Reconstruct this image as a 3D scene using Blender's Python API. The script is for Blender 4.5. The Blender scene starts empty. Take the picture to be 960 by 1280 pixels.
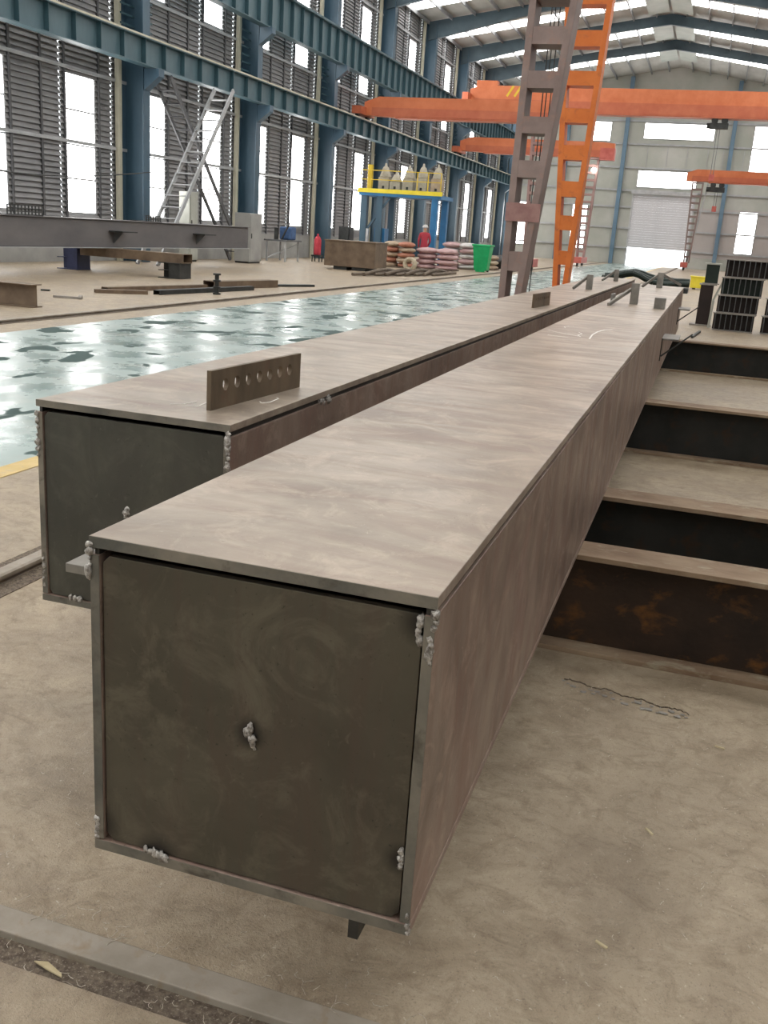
import bpy, bmesh, math, random
from mathutils import Vector, Matrix

random.seed(7)
scene = bpy.context.scene
C = scene.collection

# ------------------------------------------------------------------ camera
F, VX, VY, ROLL, CAMH = 1210.84, 890.31, 314.62, 0.0687, 1.5174
Yc = Vector((VX - 480, VY - 640, F)).normalized()          # hall axis in camera coordinates (x right, y down, z forward)
Zc = Yc.cross(Vector((1, ROLL, 0))).normalized()
if Zc.y > 0:
    Zc = -Zc
Xc = Yc.cross(Zc)
cam_data = bpy.data.cameras.new('camera')
cam = bpy.data.objects.new('camera', cam_data)
C.objects.link(cam)
cam.matrix_world = Matrix(((Xc.x, -Xc.y, -Xc.z, 0), (Yc.x, -Yc.y, -Yc.z, 0), (Zc.x, -Zc.y, -Zc.z, CAMH), (0, 0, 0, 1)))
cam_data.sensor_fit = 'VERTICAL'
cam_data.sensor_height = 36
cam_data.lens = F * 36 / 1280
cam_data.clip_start = 0.05
cam_data.clip_end = 500
scene.camera = cam

# ------------------------------------------------------------------ world, light levels, exposure
DAY = 7.8            # brightness of the translucent daylight panels and windows
world = bpy.data.worlds.new('overcast_sky')
scene.world = world
world.use_nodes = True
bg = world.node_tree.nodes['Background']
bg.inputs[0].default_value = (0.93, 0.97, 1.0, 1)
bg.inputs[1].default_value = 4.0
scene.view_settings.view_transform = 'Standard'
scene.view_settings.look = 'None'
scene.view_settings.gamma = 1
scene.view_settings.exposure = 0.0
scene.view_settings.use_curve_mapping = False

# ------------------------------------------------------------------ materials
M = {}

def nodes_of(name):
    m = bpy.data.materials.new(name)
    m.use_nodes = True
    nt = m.node_tree
    return m, nt, nt.nodes['Principled BSDF']

def link(nt, a, b):
    nt.links.new(a, b)

def tex_coord(nt, scale=(1, 1, 1)):
    tc = nt.nodes.new('ShaderNodeTexCoord')
    mp = nt.nodes.new('ShaderNodeMapping')
    mp.inputs['Scale'].default_value = scale
    link(nt, tc.outputs['Object'], mp.inputs['Vector'])
    return mp.outputs['Vector']

def noise(nt, vec, scale, detail=4, rough=0.55, dist=0.0):
    n = nt.nodes.new('ShaderNodeTexNoise')
    n.inputs['Scale'].default_value = scale
    n.inputs['Detail'].default_value = detail
    n.inputs['Roughness'].default_value = rough
    n.inputs['Distortion'].default_value = dist
    link(nt, vec, n.inputs['Vector'])
    return n.outputs['Fac']

def ramp(nt, fac, stops):
    r = nt.nodes.new('ShaderNodeValToRGB')
    e = r.color_ramp.elements
    while len(e) < len(stops):
        e.new(0.5)
    for i, (p, c) in enumerate(stops):
        e[i].position = p
        e[i].color = (c[0], c[1], c[2], 1) if not isinstance(c, (int, float)) else (c, c, c, 1)
    link(nt, fac, r.inputs['Fac'])
    return r.outputs['Color']

def mixc(nt, fac, a, b, mode='MIX'):
    x = nt.nodes.new('ShaderNodeMix')
    x.data_type = 'RGBA'
    x.blend_type = mode
    for sock, val in ((x.inputs['Factor'], fac), (x.inputs['A'], a), (x.inputs['B'], b)):
        if isinstance(val, (int, float)):
            sock.default_value = val if sock.type == 'VALUE' else (val, val, val, 1)
        elif isinstance(val, (tuple, list)):
            sock.default_value = (val[0], val[1], val[2], 1)
        else:
            link(nt, val, sock)
    return x.outputs['Result']

def bump(nt, bsdf, height, strength, dist=0.01):
    b = nt.nodes.new('ShaderNodeBump')
    b.inputs['Strength'].default_value = strength
    b.inputs['Distance'].default_value = dist
    link(nt, height, b.inputs['Height'])
    link(nt, b.outputs['Normal'], bsdf.inputs['Normal'])

def surf(name, c1, c2, rough=0.6, metal=0.0, scale=3.0, stretch=(1, 1, 1), bstr=0.1, c3=None, lo=0.35, hi=0.65, spec=0.5, fine=40):
    """painted or worn surface: two tones by a noise, a third tone in patches, fine relief"""
    m, nt, b = nodes_of(name)
    v = tex_coord(nt, stretch)
    n = noise(nt, v, scale, 6, 0.6)
    col = ramp(nt, n, [(lo, c1), (hi, c2)])
    if c3:
        n2 = noise(nt, v, scale * 2.7, 5, 0.65, 0.4)
        f = ramp(nt, n2, [(0.55, 0.0), (0.72, 1.0)])
        col = mixc(nt, f, col, c3)
    link(nt, col, b.inputs['Base Color'])
    b.inputs['Roughness'].default_value = rough
    b.inputs['Metallic'].default_value = metal
    b.inputs['Specular IOR Level'].default_value = spec
    if bstr:
        bump(nt, b, noise(nt, v, fine, 4), bstr, 0.004)
    M[name] = m
    return m

def glow(name, col, s):
    """daylight panel: translucent sheet lit from outside"""
    m, nt, b = nodes_of(name)
    b.inputs['Base Color'].default_value = (0.8, 0.8, 0.8, 1)
    b.inputs['Roughness'].default_value = 0.4
    b.inputs['Emission Color'].default_value = (*col, 1)
    b.inputs['Emission Strength'].default_value = s
    M[name] = m

def concrete():
    m, nt, b = nodes_of('concrete')
    v = tex_coord(nt)
    big = noise(nt, v, 0.55, 5, 0.6, 0.6)
    mid = noise(nt, v, 2.6, 7, 0.68, 1.0)
    col = ramp(nt, mid, [(0.28, (0.20, 0.145, 0.09)), (0.45, (0.33, 0.258, 0.175)), (0.68, (0.47, 0.385, 0.275))])
    col = mixc(nt, ramp(nt, big, [(0.38, 0.0), (0.65, 0.5)]), col, (0.31, 0.26, 0.20))
    st = noise(nt, tex_coord(nt, (2.6, 4.2, 1)), 1.7, 8, 0.75, 2.4)      # sweeping streaks
    col = mixc(nt, ramp(nt, st, [(0.5, 0.0), (0.68, 0.55)]), col, (0.17, 0.125, 0.08))
    sw = noise(nt, tex_coord(nt, (3.4, 2.6, 1)), 2.6, 8, 0.78, 3.0)      # broom and drag marks
    col = mixc(nt, ramp(nt, sw, [(0.56, 0.0), (0.66, 0.4)]), col, (0.50, 0.42, 0.31))
    gr = noise(nt, v, 11, 10, 0.82, 0.7)                                 # gritty dirt
    col = mixc(nt, ramp(nt, gr, [(0.40, 0.38), (0.50, 0.0)]), col, (0.155, 0.11, 0.068))
    col = mixc(nt, ramp(nt, gr, [(0.58, 0.0), (0.70, 0.4)]), col, (0.52, 0.44, 0.325))
    fine = noise(nt, v, 160, 3, 0.7)
    col = mixc(nt, ramp(nt, fine, [(0.58, 0.0), (0.72, 0.6)]), col, (0.10, 0.075, 0.05))
    wh = noise(nt, v, 75, 2, 0.6)
    col = mixc(nt, ramp(nt, wh, [(0.69, 0.0), (0.76, 0.7)]), col, (0.58, 0.50, 0.39))
    link(nt, col, b.inputs['Base Color'])
    r = ramp(nt, mid, [(0.3, 0.42), (0.7, 0.62)])
    link(nt, r, b.inputs['Roughness'])
    h = mixc(nt, 0.4, noise(nt, v, 14, 8, 0.75, 0.8), fine)
    bump(nt, b, h, 0.6, 0.012)
    M['concrete'] = m

def lane_paint():
    m, nt, b = nodes_of('green_lane_paint')
    v = tex_coord(nt)
    n = noise(nt, v, 0.8, 5, 0.6)
    col = ramp(nt, n, [(0.35, (0.22, 0.30, 0.28)), (0.65, (0.34, 0.41, 0.39))])
    p = noise(nt, tex_coord(nt, (1.0, 0.75, 1)), 1.7, 3, 0.45, 0.4)
    patch = ramp(nt, p, [(0.59, 0.0), (0.605, 1.0)])
    col = mixc(nt, patch, col, (0.02, 0.05, 0.045))
    dust = noise(nt, v, 1.8, 6, 0.7)
    dirt = ramp(nt, dust, [(0.5, 0.0), (0.72, 0.6)])
    col = mixc(nt, dirt, col, (0.40, 0.40, 0.35))
    col = mixc(nt, patch, col, (0.03, 0.065, 0.058))
    link(nt, col, b.inputs['Base Color'])
    r = ramp(nt, noise(nt, v, 1.6, 6, 0.65), [(0.3, 0.14), (0.45, 0.24), (0.7, 0.5)])
    r = mixc(nt, patch, r, 0.75)
    link(nt, r, b.inputs['Roughness'])
    b.inputs['Specular IOR Level'].default_value = 0.4
    bump(nt, b, noise(nt, v, 2.2, 4), 0.16, 0.02)
    M['green_lane_paint'] = m

def mill_steel(name, c_lo, c_hi, tint, rough, streak, soot=(), smudge=0.3):
    """mill-scale plate: cloudy grey-brown, rolling streaks, rubbed marks, soot rings round tack welds"""
    m, nt, b = nodes_of(name)
    v = tex_coord(nt)
    n = noise(nt, v, 2.6, 6, 0.62, 0.5)
    col = ramp(nt, n, [(0.3, c_lo), (0.68, c_hi)])
    s = noise(nt, tex_coord(nt, streak), 3.0, 5, 0.6, 0.6)
    col = mixc(nt, ramp(nt, s, [(0.46, 0.0), (0.66, 0.6)]), col, tint)
    sc = noise(nt, tex_coord(nt, (streak[1] * 3, streak[0] * 2 + 4, streak[2] * 3)), 9, 3, 0.7, 1.5)
    col = mixc(nt, ramp(nt, sc, [(0.66, 0.0), (0.74, 0.4)]), col, tuple(min(1, q * 1.7) for q in c_hi))
    cl = noise(nt, v, 6.5, 7, 0.72, 1.4)
    col = mixc(nt, ramp(nt, cl, [(0.50, 0.0), (0.66, smudge)]), col, tuple(min(1, q * 1.5) for q in c_hi))
    sp = noise(nt, v, 130, 2, 0.6)
    col = mixc(nt, ramp(nt, sp, [(0.68, 0.0), (0.76, 0.6)]), col, tuple(q * 0.4 for q in c_lo))
    for (cx, cy, cz, rad) in soot:
        d = nt.nodes.new('ShaderNodeVectorMath')
        d.operation = 'DISTANCE'
        tc = nt.nodes.new('ShaderNodeTexCoord')
        link(nt, tc.outputs['Object'], d.inputs[0])
        d.inputs[1].default_value = (cx, cy, cz)
        mr = nt.nodes.new('ShaderNodeMapRange')
        mr.inputs['From Min'].default_value = rad * 0.35
        mr.inputs['From Max'].default_value = rad
        mr.inputs['To Min'].default_value = 0.92
        mr.inputs['To Max'].default_value = 0.0
        link(nt, d.outputs['Value'], mr.inputs['Value'])
        col = mixc(nt, mr.outputs['Result'], col, (0.012, 0.010, 0.009))
    link(nt, col, b.inputs['Base Color'])
    rr = ramp(nt, s, [(0.35, rough - 0.08), (0.7, rough + 0.1)])
    link(nt, rr, b.inputs['Roughness'])
    b.inputs['Metallic'].default_value = 0.25
    bump(nt, b, noise(nt, v, 60, 5, 0.65), 0.12, 0.003)
    M[name] = m

concrete()
lane_paint()
FY = 1.3106     # front end of the near box girder
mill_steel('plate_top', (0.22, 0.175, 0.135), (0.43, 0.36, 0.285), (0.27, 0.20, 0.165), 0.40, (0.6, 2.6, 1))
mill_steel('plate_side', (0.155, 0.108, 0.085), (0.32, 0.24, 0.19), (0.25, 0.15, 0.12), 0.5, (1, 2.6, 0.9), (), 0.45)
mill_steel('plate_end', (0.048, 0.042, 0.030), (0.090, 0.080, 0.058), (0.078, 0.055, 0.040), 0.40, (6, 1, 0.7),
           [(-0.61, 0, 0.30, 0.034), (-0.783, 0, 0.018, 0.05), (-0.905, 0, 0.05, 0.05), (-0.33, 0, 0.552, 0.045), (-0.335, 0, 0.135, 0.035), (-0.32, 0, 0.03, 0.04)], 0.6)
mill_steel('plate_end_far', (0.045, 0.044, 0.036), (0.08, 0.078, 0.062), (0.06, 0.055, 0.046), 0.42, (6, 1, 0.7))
surf('plate_edge', (0.085, 0.085, 0.075), (0.23, 0.205, 0.165), 0.5, 0.2, 5, (1, 1, 1), 0.4, (0.06, 0.05, 0.038))
surf('groove', (0.022, 0.02, 0.018), (0.05, 0.047, 0.04), 0.6, 0.3, 8, (1, 1, 1), 0.3)
surf('weld', (0.20, 0.18, 0.16), (0.62, 0.59, 0.55), 0.38, 0.5, 90, (1, 1, 1), 1.0, (0.035, 0.026, 0.02), fine=260)
surf('chalk', (0.72, 0.70, 0.66), (0.82, 0.80, 0.76), 0.9, 0, 40)
surf('lug_steel', (0.085, 0.062, 0.038), (0.165, 0.118, 0.075), 0.55, 0.3, 9, (1, 1, 0.4), 0.2, (0.16, 0.08, 0.05))
surf('lug_grey', (0.16, 0.15, 0.135), (0.27, 0.25, 0.22), 0.55, 0.3, 9)
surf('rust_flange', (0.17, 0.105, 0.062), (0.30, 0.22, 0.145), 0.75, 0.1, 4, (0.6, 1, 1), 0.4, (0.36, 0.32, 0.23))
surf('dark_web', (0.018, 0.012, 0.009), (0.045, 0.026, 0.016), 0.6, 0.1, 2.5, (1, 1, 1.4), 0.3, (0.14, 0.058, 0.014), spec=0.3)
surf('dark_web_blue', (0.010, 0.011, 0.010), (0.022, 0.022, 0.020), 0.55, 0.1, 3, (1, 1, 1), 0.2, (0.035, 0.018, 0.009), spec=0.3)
surf('rail_steel', (0.26, 0.225, 0.18), (0.37, 0.325, 0.27), 0.6, 0.1, 6, (1, 1, 1), 0.25, (0.28, 0.215, 0.15))
surf('trench_dirt', (0.075, 0.055, 0.04), (0.19, 0.15, 0.11), 0.95, 0, 60, (1, 1, 1), 1.0, (0.36, 0.31, 0.25), fine=120)
surf('yellow_line', (0.50, 0.36, 0.12), (0.62, 0.46, 0.20), 0.6, 0, 4, (1, 1, 1), 0.1, (0.40, 0.33, 0.23))
surf('shaving', (0.30, 0.25, 0.19), (0.62, 0.56, 0.47), 0.5, 0.3, 120)
surf('wood_chip', (0.42, 0.34, 0.20), (0.55, 0.47, 0.30), 0.8, 0, 30)
surf('louver', (0.215, 0.213, 0.216), (0.30, 0.295, 0.295), 0.55, 0.15, 0.7, (1, 1, 1), 0)
surf('mullion', (0.085, 0.085, 0.09), (0.12, 0.12, 0.125), 0.6, 0.1, 2, (1, 1, 1), 0)
surf('girt', (0.36, 0.37, 0.38), (0.46, 0.47, 0.48), 0.5, 0.1, 2, (1, 1, 1), 0)
surf('plinth', (0.30, 0.30, 0.29), (0.40, 0.40, 0.38), 0.8, 0, 1.2, (1, 1, 1), 0.1)
surf('blue_steel', (0.042, 0.088, 0.13), (0.06, 0.118, 0.168), 0.42, 0, 1.5, (1, 1, 0.4), 0.05)
surf('teal_steel', (0.06, 0.115, 0.14), (0.09, 0.155, 0.18), 0.45, 0, 1.5, (1, 1, 0.4), 0.05)
surf('teal_dark', (0.035, 0.085, 0.105), (0.055, 0.115, 0.14), 0.45, 0, 1.5, (1, 1, 0.4), 0.05)
surf('cream', (0.50, 0.47, 0.36), (0.60, 0.57, 0.45), 0.5, 0, 2, (1, 1, 1), 0)
surf('roof_sheet', (0.42, 0.41, 0.38), (0.54, 0.53, 0.50), 0.5, 0.1, 1.5, (1, 0.3, 1), 0.05)
surf('purlin', (0.20, 0.205, 0.21), (0.28, 0.285, 0.29), 0.5, 0.2, 2, (1, 1, 1), 0)
surf('rafter', (0.045, 0.075, 0.095), (0.07, 0.11, 0.135), 0.45, 0, 1, (1, 1, 1), 0)
surf('far_panel', (0.37, 0.385, 0.335), (0.49, 0.49, 0.45), 0.6, 0, 0.35, (1, 1, 1), 0)
surf('far_panel_pink', (0.42, 0.385, 0.365), (0.50, 0.46, 0.44), 0.6, 0, 0.35, (1, 1, 1), 0)
surf('shutter', (0.58, 0.57, 0.59), (0.64, 0.63, 0.65), 0.55, 0, 1, (1, 1, 1), 0)
surf('orange', (0.52, 0.135, 0.048), (0.61, 0.185, 0.075), 0.45, 0, 1.5, (1, 1, 1), 0.05)
surf('orange_dim', (0.42, 0.10, 0.045), (0.50, 0.14, 0.065), 0.5, 0, 1.5, (1, 1, 1), 0.05)
surf('tower_orange', (0.56, 0.13, 0.015), (0.66, 0.18, 0.03), 0.5, 0, 2, (1, 1, 1), 0.1, (0.42, 0.11, 0.03))
surf('tower_brown', (0.19, 0.135, 0.12), (0.27, 0.20, 0.18), 0.55, 0.1, 2.2, (1, 1, 1), 0.1, (0.29, 0.17, 0.13))
surf('tower_patch', (0.24, 0.12, 0.11), (0.32, 0.18, 0.16), 0.6, 0, 8, (1, 1, 1), 0.1)
surf('red_paint', (0.42, 0.08, 0.06), (0.55, 0.14, 0.11), 0.5, 0, 3, (1, 1, 1), 0.05)
surf('dark_metal', (0.02, 0.022, 0.022), (0.05, 0.052, 0.05), 0.5, 0.3, 4, (1, 1, 1), 0.1)
surf('grey_metal', (0.10, 0.105, 0.11), (0.17, 0.172, 0.175), 0.5, 0.3, 3, (1, 1, 1), 0.05)
surf('beam_grey', (0.115, 0.11, 0.115), (0.175, 0.165, 0.165), 0.5, 0.15, 1.2, (1, 0.4, 1), 0.05)
surf('light_metal', (0.42, 0.43, 0.44), (0.55, 0.56, 0.57), 0.4, 0.4, 3, (1, 1, 1), 0.05)
surf('navy', (0.018, 0.025, 0.075), (0.03, 0.04, 0.11), 0.5, 0, 4, (1, 1, 1), 0.05)
surf('brown_steel', (0.13, 0.09, 0.06), (0.21, 0.15, 0.10), 0.6, 0.2, 3, (1, 1, 1), 0.1)
surf('bright_blue', (0.02, 0.14, 0.32), (0.03, 0.19, 0.40), 0.45, 0, 2, (1, 1, 1), 0)
surf('yellow', (0.60, 0.42, 0.02), (0.70, 0.50, 0.04), 0.5, 0, 3, (1, 1, 1), 0)
surf('bright_yellow', (0.75, 0.62, 0.03), (0.85, 0.70, 0.05), 0.5, 0, 3, (1, 1, 1), 0)
surf('hopper', (0.33, 0.295, 0.22), (0.48, 0.44, 0.36), 0.6, 0, 3, (1, 1, 1), 0)
surf('green_plastic', (0.0, 0.33, 0.10), (0.01, 0.42, 0.14), 0.4, 0, 3, (1, 1, 1), 0)
surf('sack_tan', (0.36, 0.27, 0.19), (0.47, 0.37, 0.27), 0.85, 0, 4, (1, 1, 1), 0.2)
surf('sack_red', (0.36, 0.14, 0.09), (0.46, 0.21, 0.14), 0.85, 0, 4, (1, 1, 1), 0.2)
surf('sack_pink', (0.46, 0.30, 0.30), (0.56, 0.38, 0.38), 0.85, 0, 4, (1, 1, 1), 0.2)
surf('sack_white', (0.55, 0.53, 0.52), (0.66, 0.64, 0.62), 0.85, 0, 4, (1, 1, 1), 0.2)
surf('strap', (0.10, 0.075, 0.055), (0.19, 0.15, 0.11), 0.8, 0, 8, (1, 1, 1), 0.2)
surf('hazed_blue', (0.10, 0.18, 0.25), (0.14, 0.22, 0.30), 0.5, 0, 1, (1, 1, 1), 0)  # column blue for the far wall, with distance haze mixed into the colour
surf('leg_muted', (0.26, 0.15, 0.135), (0.36, 0.22, 0.20), 0.6, 0, 2, (1, 1, 1), 0)
surf('rope', (0.42, 0.36, 0.26), (0.54, 0.47, 0.35), 0.85, 0, 20, (1, 1, 1), 0.2)
surf('cabinet', (0.42, 0.43, 0.38), (0.50, 0.51, 0.46), 0.5, 0, 2, (1, 1, 1), 0)
surf('black_green', (0.006, 0.016, 0.012), (0.014, 0.028, 0.02), 0.5, 0.1, 3, (1, 1, 1), 0.05)
surf('black_brown', (0.014, 0.008, 0.007), (0.03, 0.016, 0.013), 0.55, 0.1, 3, (1, 1, 1), 0.05)
surf('flange_grey', (0.24, 0.22, 0.20), (0.33, 0.31, 0.28), 0.6, 0.1, 6, (1, 1, 1), 0.05)
surf('cloth_red', (0.42, 0.03, 0.05), (0.52, 0.06, 0.08), 0.85, 0, 6, (1, 1, 1), 0)
surf('cloth_blue', (0.05, 0.10, 0.22), (0.08, 0.15, 0.30), 0.85, 0, 6, (1, 1, 1), 0)
surf('skin', (0.45, 0.27, 0.18), (0.52, 0.32, 0.22), 0.6, 0, 6, (1, 1, 1), 0)
surf('trousers', (0.10, 0.10, 0.12), (0.16, 0.15, 0.17), 0.85, 0, 6, (1, 1, 1), 0)
surf('outdoor_ground', (0.55, 0.54, 0.5), (0.65, 0.64, 0.6), 0.9, 0, 0.3, (1, 1, 1), 0)
glow('daylight', (1.0, 0.99, 0.97), DAY)
surf('vent_sheet', (0.42, 0.47, 0.43), (0.52, 0.56, 0.52), 0.5, 0, 1, (1, 1, 1), 0)
glow('lamp_light', (1.0, 0.97, 0.9), 20.0)

# ------------------------------------------------------------------ mesh helpers
ABS = {}      # world location of each object's origin

class MB:
    def __init__(self):
        self.v, self.f = [], []

    def add(self, pts, faces):
        n = len(self.v)
        self.v += [tuple(p) for p in pts]
        self.f += [tuple(n + i for i in q) for q in faces]
        return self

    def hexa(self, p):
        return self.add(p, [(3, 2, 1, 0), (4, 5, 6, 7), (0, 1, 5, 4), (1, 2, 6, 5), (2, 3, 7, 6), (3, 0, 4, 7)])

    def box(self, x0, x1, y0, y1, z0, z1):
        return self.hexa([(x0, y0, z0), (x1, y0, z0), (x1, y1, z0), (x0, y1, z0), (x0, y0, z1), (x1, y0, z1), (x1, y1, z1), (x0, y1, z1)])

    def prism(self, poly, d):
        """poly: 3-D points in order; extruded by vector d"""
        n = len(poly)
        pts = [tuple(p) for p in poly] + [(p[0] + d[0], p[1] + d[1], p[2] + d[2]) for p in poly]
        return self.add(pts, [tuple(range(n))[::-1], tuple(range(n, 2 * n))] + [(i, (i + 1) % n, n + (i + 1) % n, n + i) for i in range(n)])

    def bar(self, a, b, w, h, up=(0, 0, 1)):
        """straight bar of w x h section from a to b"""
        a, b = Vector(a), Vector(b)
        d = (b - a).normalized()
        s = d.cross(Vector(up))
        if s.length < 1e-5:
            s = d.cross(Vector((0, 1, 0)))
        s.normalize()
        u = s.cross(d)
        s, u = s * w / 2, u * h / 2
        return self.hexa([a - s - u, a + s - u, b + s - u, b - s - u, a - s + u, a + s + u, b + s + u, b - s + u])

    def cyl(self, a, b, r, n=12, r2=None):
        a, b = Vector(a), Vector(b)
        r2 = r if r2 is None else r2
        d = (b - a).normalized()
        s = d.cross(Vector((0, 0, 1)))
        if s.length < 1e-5:
            s = Vector((1, 0, 0))
        s.normalize()
        u = s.cross(d)
        pts = []
        for k in range(n):
            t = 2 * math.pi * k / n
            o = s * math.cos(t) + u * math.sin(t)
            pts.append(a + o * r)
        for k in range(n):
            t = 2 * math.pi * k / n
            o = s * math.cos(t) + u * math.sin(t)
            pts.append(b + o * r2)
        return self.add(pts, [tuple(range(n))[::-1], tuple(range(n, 2 * n))] + [(i, (i + 1) % n, n + (i + 1) % n, n + i) for i in range(n)])

    def tube(self, pts, r, n=6):
        for a, b in zip(pts[:-1], pts[1:]):
            self.cyl(a, b, r, n)
        return self

    def blob(self, c, r, sq=(1, 1, 1), jit=0.25, sub=2):
        bm = bmesh.new()
        bmesh.ops.create_icosphere(bm, subdivisions=sub, radius=1)
        pts = []
        for v in bm.verts:
            k = r * (1 + random.uniform(-jit, jit))
            pts.append((c[0] + v.co.x * k * sq[0], c[1] + v.co.y * k * sq[1], c[2] + v.co.z * k * sq[2]))
        self.add(pts, [tuple(v.index for v in f.verts) for f in bm.faces])
        bm.free()
        return self

    def lathe(self, c, prof, n=20):
        """prof: (radius, z) list, about a vertical axis at c"""
        base = len(self.v)
        for r, z in prof:
            for k in range(n):
                t = 2 * math.pi * k / n
                self.v.append((c[0] + r * math.cos(t), c[1] + r * math.sin(t), c[2] + z))
        for i in range(len(prof) - 1):
            for k in range(n):
                self.f.append((base + i * n + k, base + i * n + (k + 1) % n, base + (i + 1) * n + (k + 1) % n, base + (i + 1) * n + k))
        self.f.append(tuple(base + k for k in range(n))[::-1])
        self.f.append(tuple(base + (len(prof) - 1) * n + k for k in range(n)))
        return self

    def torus(self, c, R, r, axis='y', n=28, m=10, squash=1):
        base = len(self.v)
        for i in range(n):
            a = 2 * math.pi * i / n
            for j in range(m):
                b = 2 * math.pi * j / m
                q, h = R + r * math.cos(b), r * math.sin(b) * squash
                p = {'y': (q * math.cos(a), h, q * math.sin(a)), 'z': (q * math.cos(a), q * math.sin(a), h), 'x': (h, q * math.cos(a), q * math.sin(a))}[axis]
                self.v.append((c[0] + p[0], c[1] + p[1], c[2] + p[2]))
        for i in range(n):
            for j in range(m):
                self.f.append((base + i * m + j, base + ((i + 1) % n) * m + j, base + ((i + 1) % n) * m + (j + 1) % m, base + i * m + (j + 1) % m))
        return self

    def mesh(self, name, off=(0, 0, 0)):
        me = bpy.data.meshes.new(name)
        me.from_pydata([(x - off[0], y - off[1], z - off[2]) for x, y, z in self.v], [], self.f)
        me.update()
        return me

    def build(self, name, mat, parent=None, loc=None, bevel=0, smooth=False, kind=None):
        """one mesh object; coordinates are world ones, the origin is the parent's (or loc)"""
        off = ABS[parent.name] if parent else (loc or (0, 0, 0))
        me = self.mesh(name, off)
        bm = bmesh.new()
        bm.from_mesh(me)
        bmesh.ops.recalc_face_normals(bm, faces=bm.faces)
        bm.to_mesh(me)
        bm.free()
        me.materials.append(M[mat])
        if smooth:
            for p in me.polygons:
                p.use_smooth = True
        o = bpy.data.objects.new(name, me)
        C.objects.link(o)
        if parent:
            o.parent = parent
        elif loc:
            o.location = loc
        ABS[o.name] = tuple(off)
        if bevel:
            b = o.modifiers.new('bevel', 'BEVEL')
            b.width = bevel
            b.segments = 2
            b.limit_method = 'ANGLE'
        if kind:
            o['kind'] = kind
        return o

def tag(o, label, cat, group=None, kind=None):
    o['label'] = label
    o['category'] = cat
    if group:
        o['group'] = group
    if kind:
        o['kind'] = kind
    return o

def thing(name, label, cat, loc=(0, 0, 0), group=None):
    o = bpy.data.objects.new(name, None)
    C.objects.link(o)
    o.location = loc
    ABS[o.name] = tuple(loc)
    return tag(o, label, cat, group)

def struct(name):
    o = bpy.data.objects.new(name, None)
    C.objects.link(o)
    ABS[o.name] = (0, 0, 0)
    o['kind'] = 'structure'
    return o

def repeat(proto, parent, offsets):
    """copies of one part, sharing its mesh"""
    for d in offsets:
        c = proto.copy()
        C.objects.link(c)
        c.parent = parent
        c.location = proto.location + Vector(d)

# ------------------------------------------------------------------ the hall: floor
XL, XR, YB, YF = -18.0, 9.0, -20.0, 88.0
EAVE, RIDGE, XM = 13.4, 15.6, -4.5
LANE0, LANE1 = -8.05, -3.85
floor = struct('floor')
fl = MB()
T0, T1 = 1.375, 1.50           # trench across the near floor
fl.box(XL, XR, YB, T0, -0.3, 0)
fl.box(XL, XR, T0, T1, -0.3, -0.03)
PX0, PX1, PY0, PY1 = -2.5, 2.5, T1, 3.45
fl.box(XL, PX0, T1, YF, -0.3, 0)
fl.box(PX1, XR, T1, YF, -0.3, 0)
fl.box(PX0, PX1, PY1, YF, -0.3, 0)
fl.build('floor_slab', 'concrete', floor, kind='structure')
def lumps():
    from mathutils import noise as mn
    nx, ny = 250, 98
    vs, fs = [], []
    for j in range(ny + 1):
        for i in range(nx + 1):
            x, y = PX0 + (PX1 - PX0) * i / nx, PY0 + (PY1 - PY0) * j / ny
            e = min(1, (x - PX0) / .2, (PX1 - x) / .2, (PY1 - y) / .3, (y - PY0) / 0.03 + 0.15)
            near = max(0.0, 1 - (y - PY0) / 0.7)
            z = mn.fractal(Vector((x * 2.2, y * 3.5, 0)), 1.0, 2.0, 4) * 0.006 + near * (mn.fractal(Vector((x * 6, y * 9, 3)), 0.8, 2.0, 5) * 0.011 - 0.005)
            vs.append((x, y, z * max(0, e)))
    for j in range(ny):
        for i in range(nx):
            a = j * (nx + 1) + i
            fs.append((a, a + 1, a + nx + 2, a + nx + 1))
    m = MB()
    m.v, m.f = vs, fs
    m.build('worn_concrete', 'concrete', floor, smooth=True, kind='structure')
lumps()
MB().box(LANE0, LANE1, YB, YF, -0.01, 0.003).build('painted_lane', 'green_lane_paint', floor)
MB().box(LANE1, LANE1 + 0.16, YB, YF, -0.01, 0.004).build('lane_line', 'yellow_line', floor)
MB().box(-7, 4, T0, T1, -0.032, -0.012).build('trench_fill', 'trench_dirt', floor, kind='stuff')
MB().box(-7, 4, 1.447, 1.515, -0.02, 0.006).build('steel_strip', 'rail_steel', floor, bevel=0.003)
for n, x in (('', -2.62), ('', -8.75)):                 # gantry rails let into the floor
    MB().box(x - 0.14, x + 0.12, YB, YF, -0.02, 0.003).build('rail_channel', 'trench_dirt', floor)
    prof = [(-.055, 0), (.055, 0), (.055, .008), (.014, .016), (.014, .03), (.036, .036), (.036, .05), (.026, .056), (-.026, .056), (-.036, .05), (-.036, .036), (-.014, .03), (-.014, .016), (-.055, .008)]
    MB().prism([(x + a, YB, b - 0.01) for a, b in prof], (0, YF - YB, 0)).build('gantry_rail', 'rail_steel', floor)
cr, sp = MB(), MB()
py = 3.27
for k in range(46):                                     # a long crack beside the near cross beam
    x = -0.28 + 0.0095 * k
    ny = 3.27 - 0.0019 * k + .008 * math.sin(k * .5) + random.uniform(-.006, .006)
    cr.bar((x, py, .0025), (x + .0095, ny, .0025), .0008 + .002 * random.random(), .005)
    py = ny
    if random.random() < .7:
        sp.blob((x, ny - random.uniform(.01, .06), .003), random.uniform(.003, .011), (1.3, 1, .3), .35, 1)
cr.build('crack', 'trench_dirt', floor, kind='stuff')
sp.build('spalled_chips', 'flange_grey', floor, kind='stuff')

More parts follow.
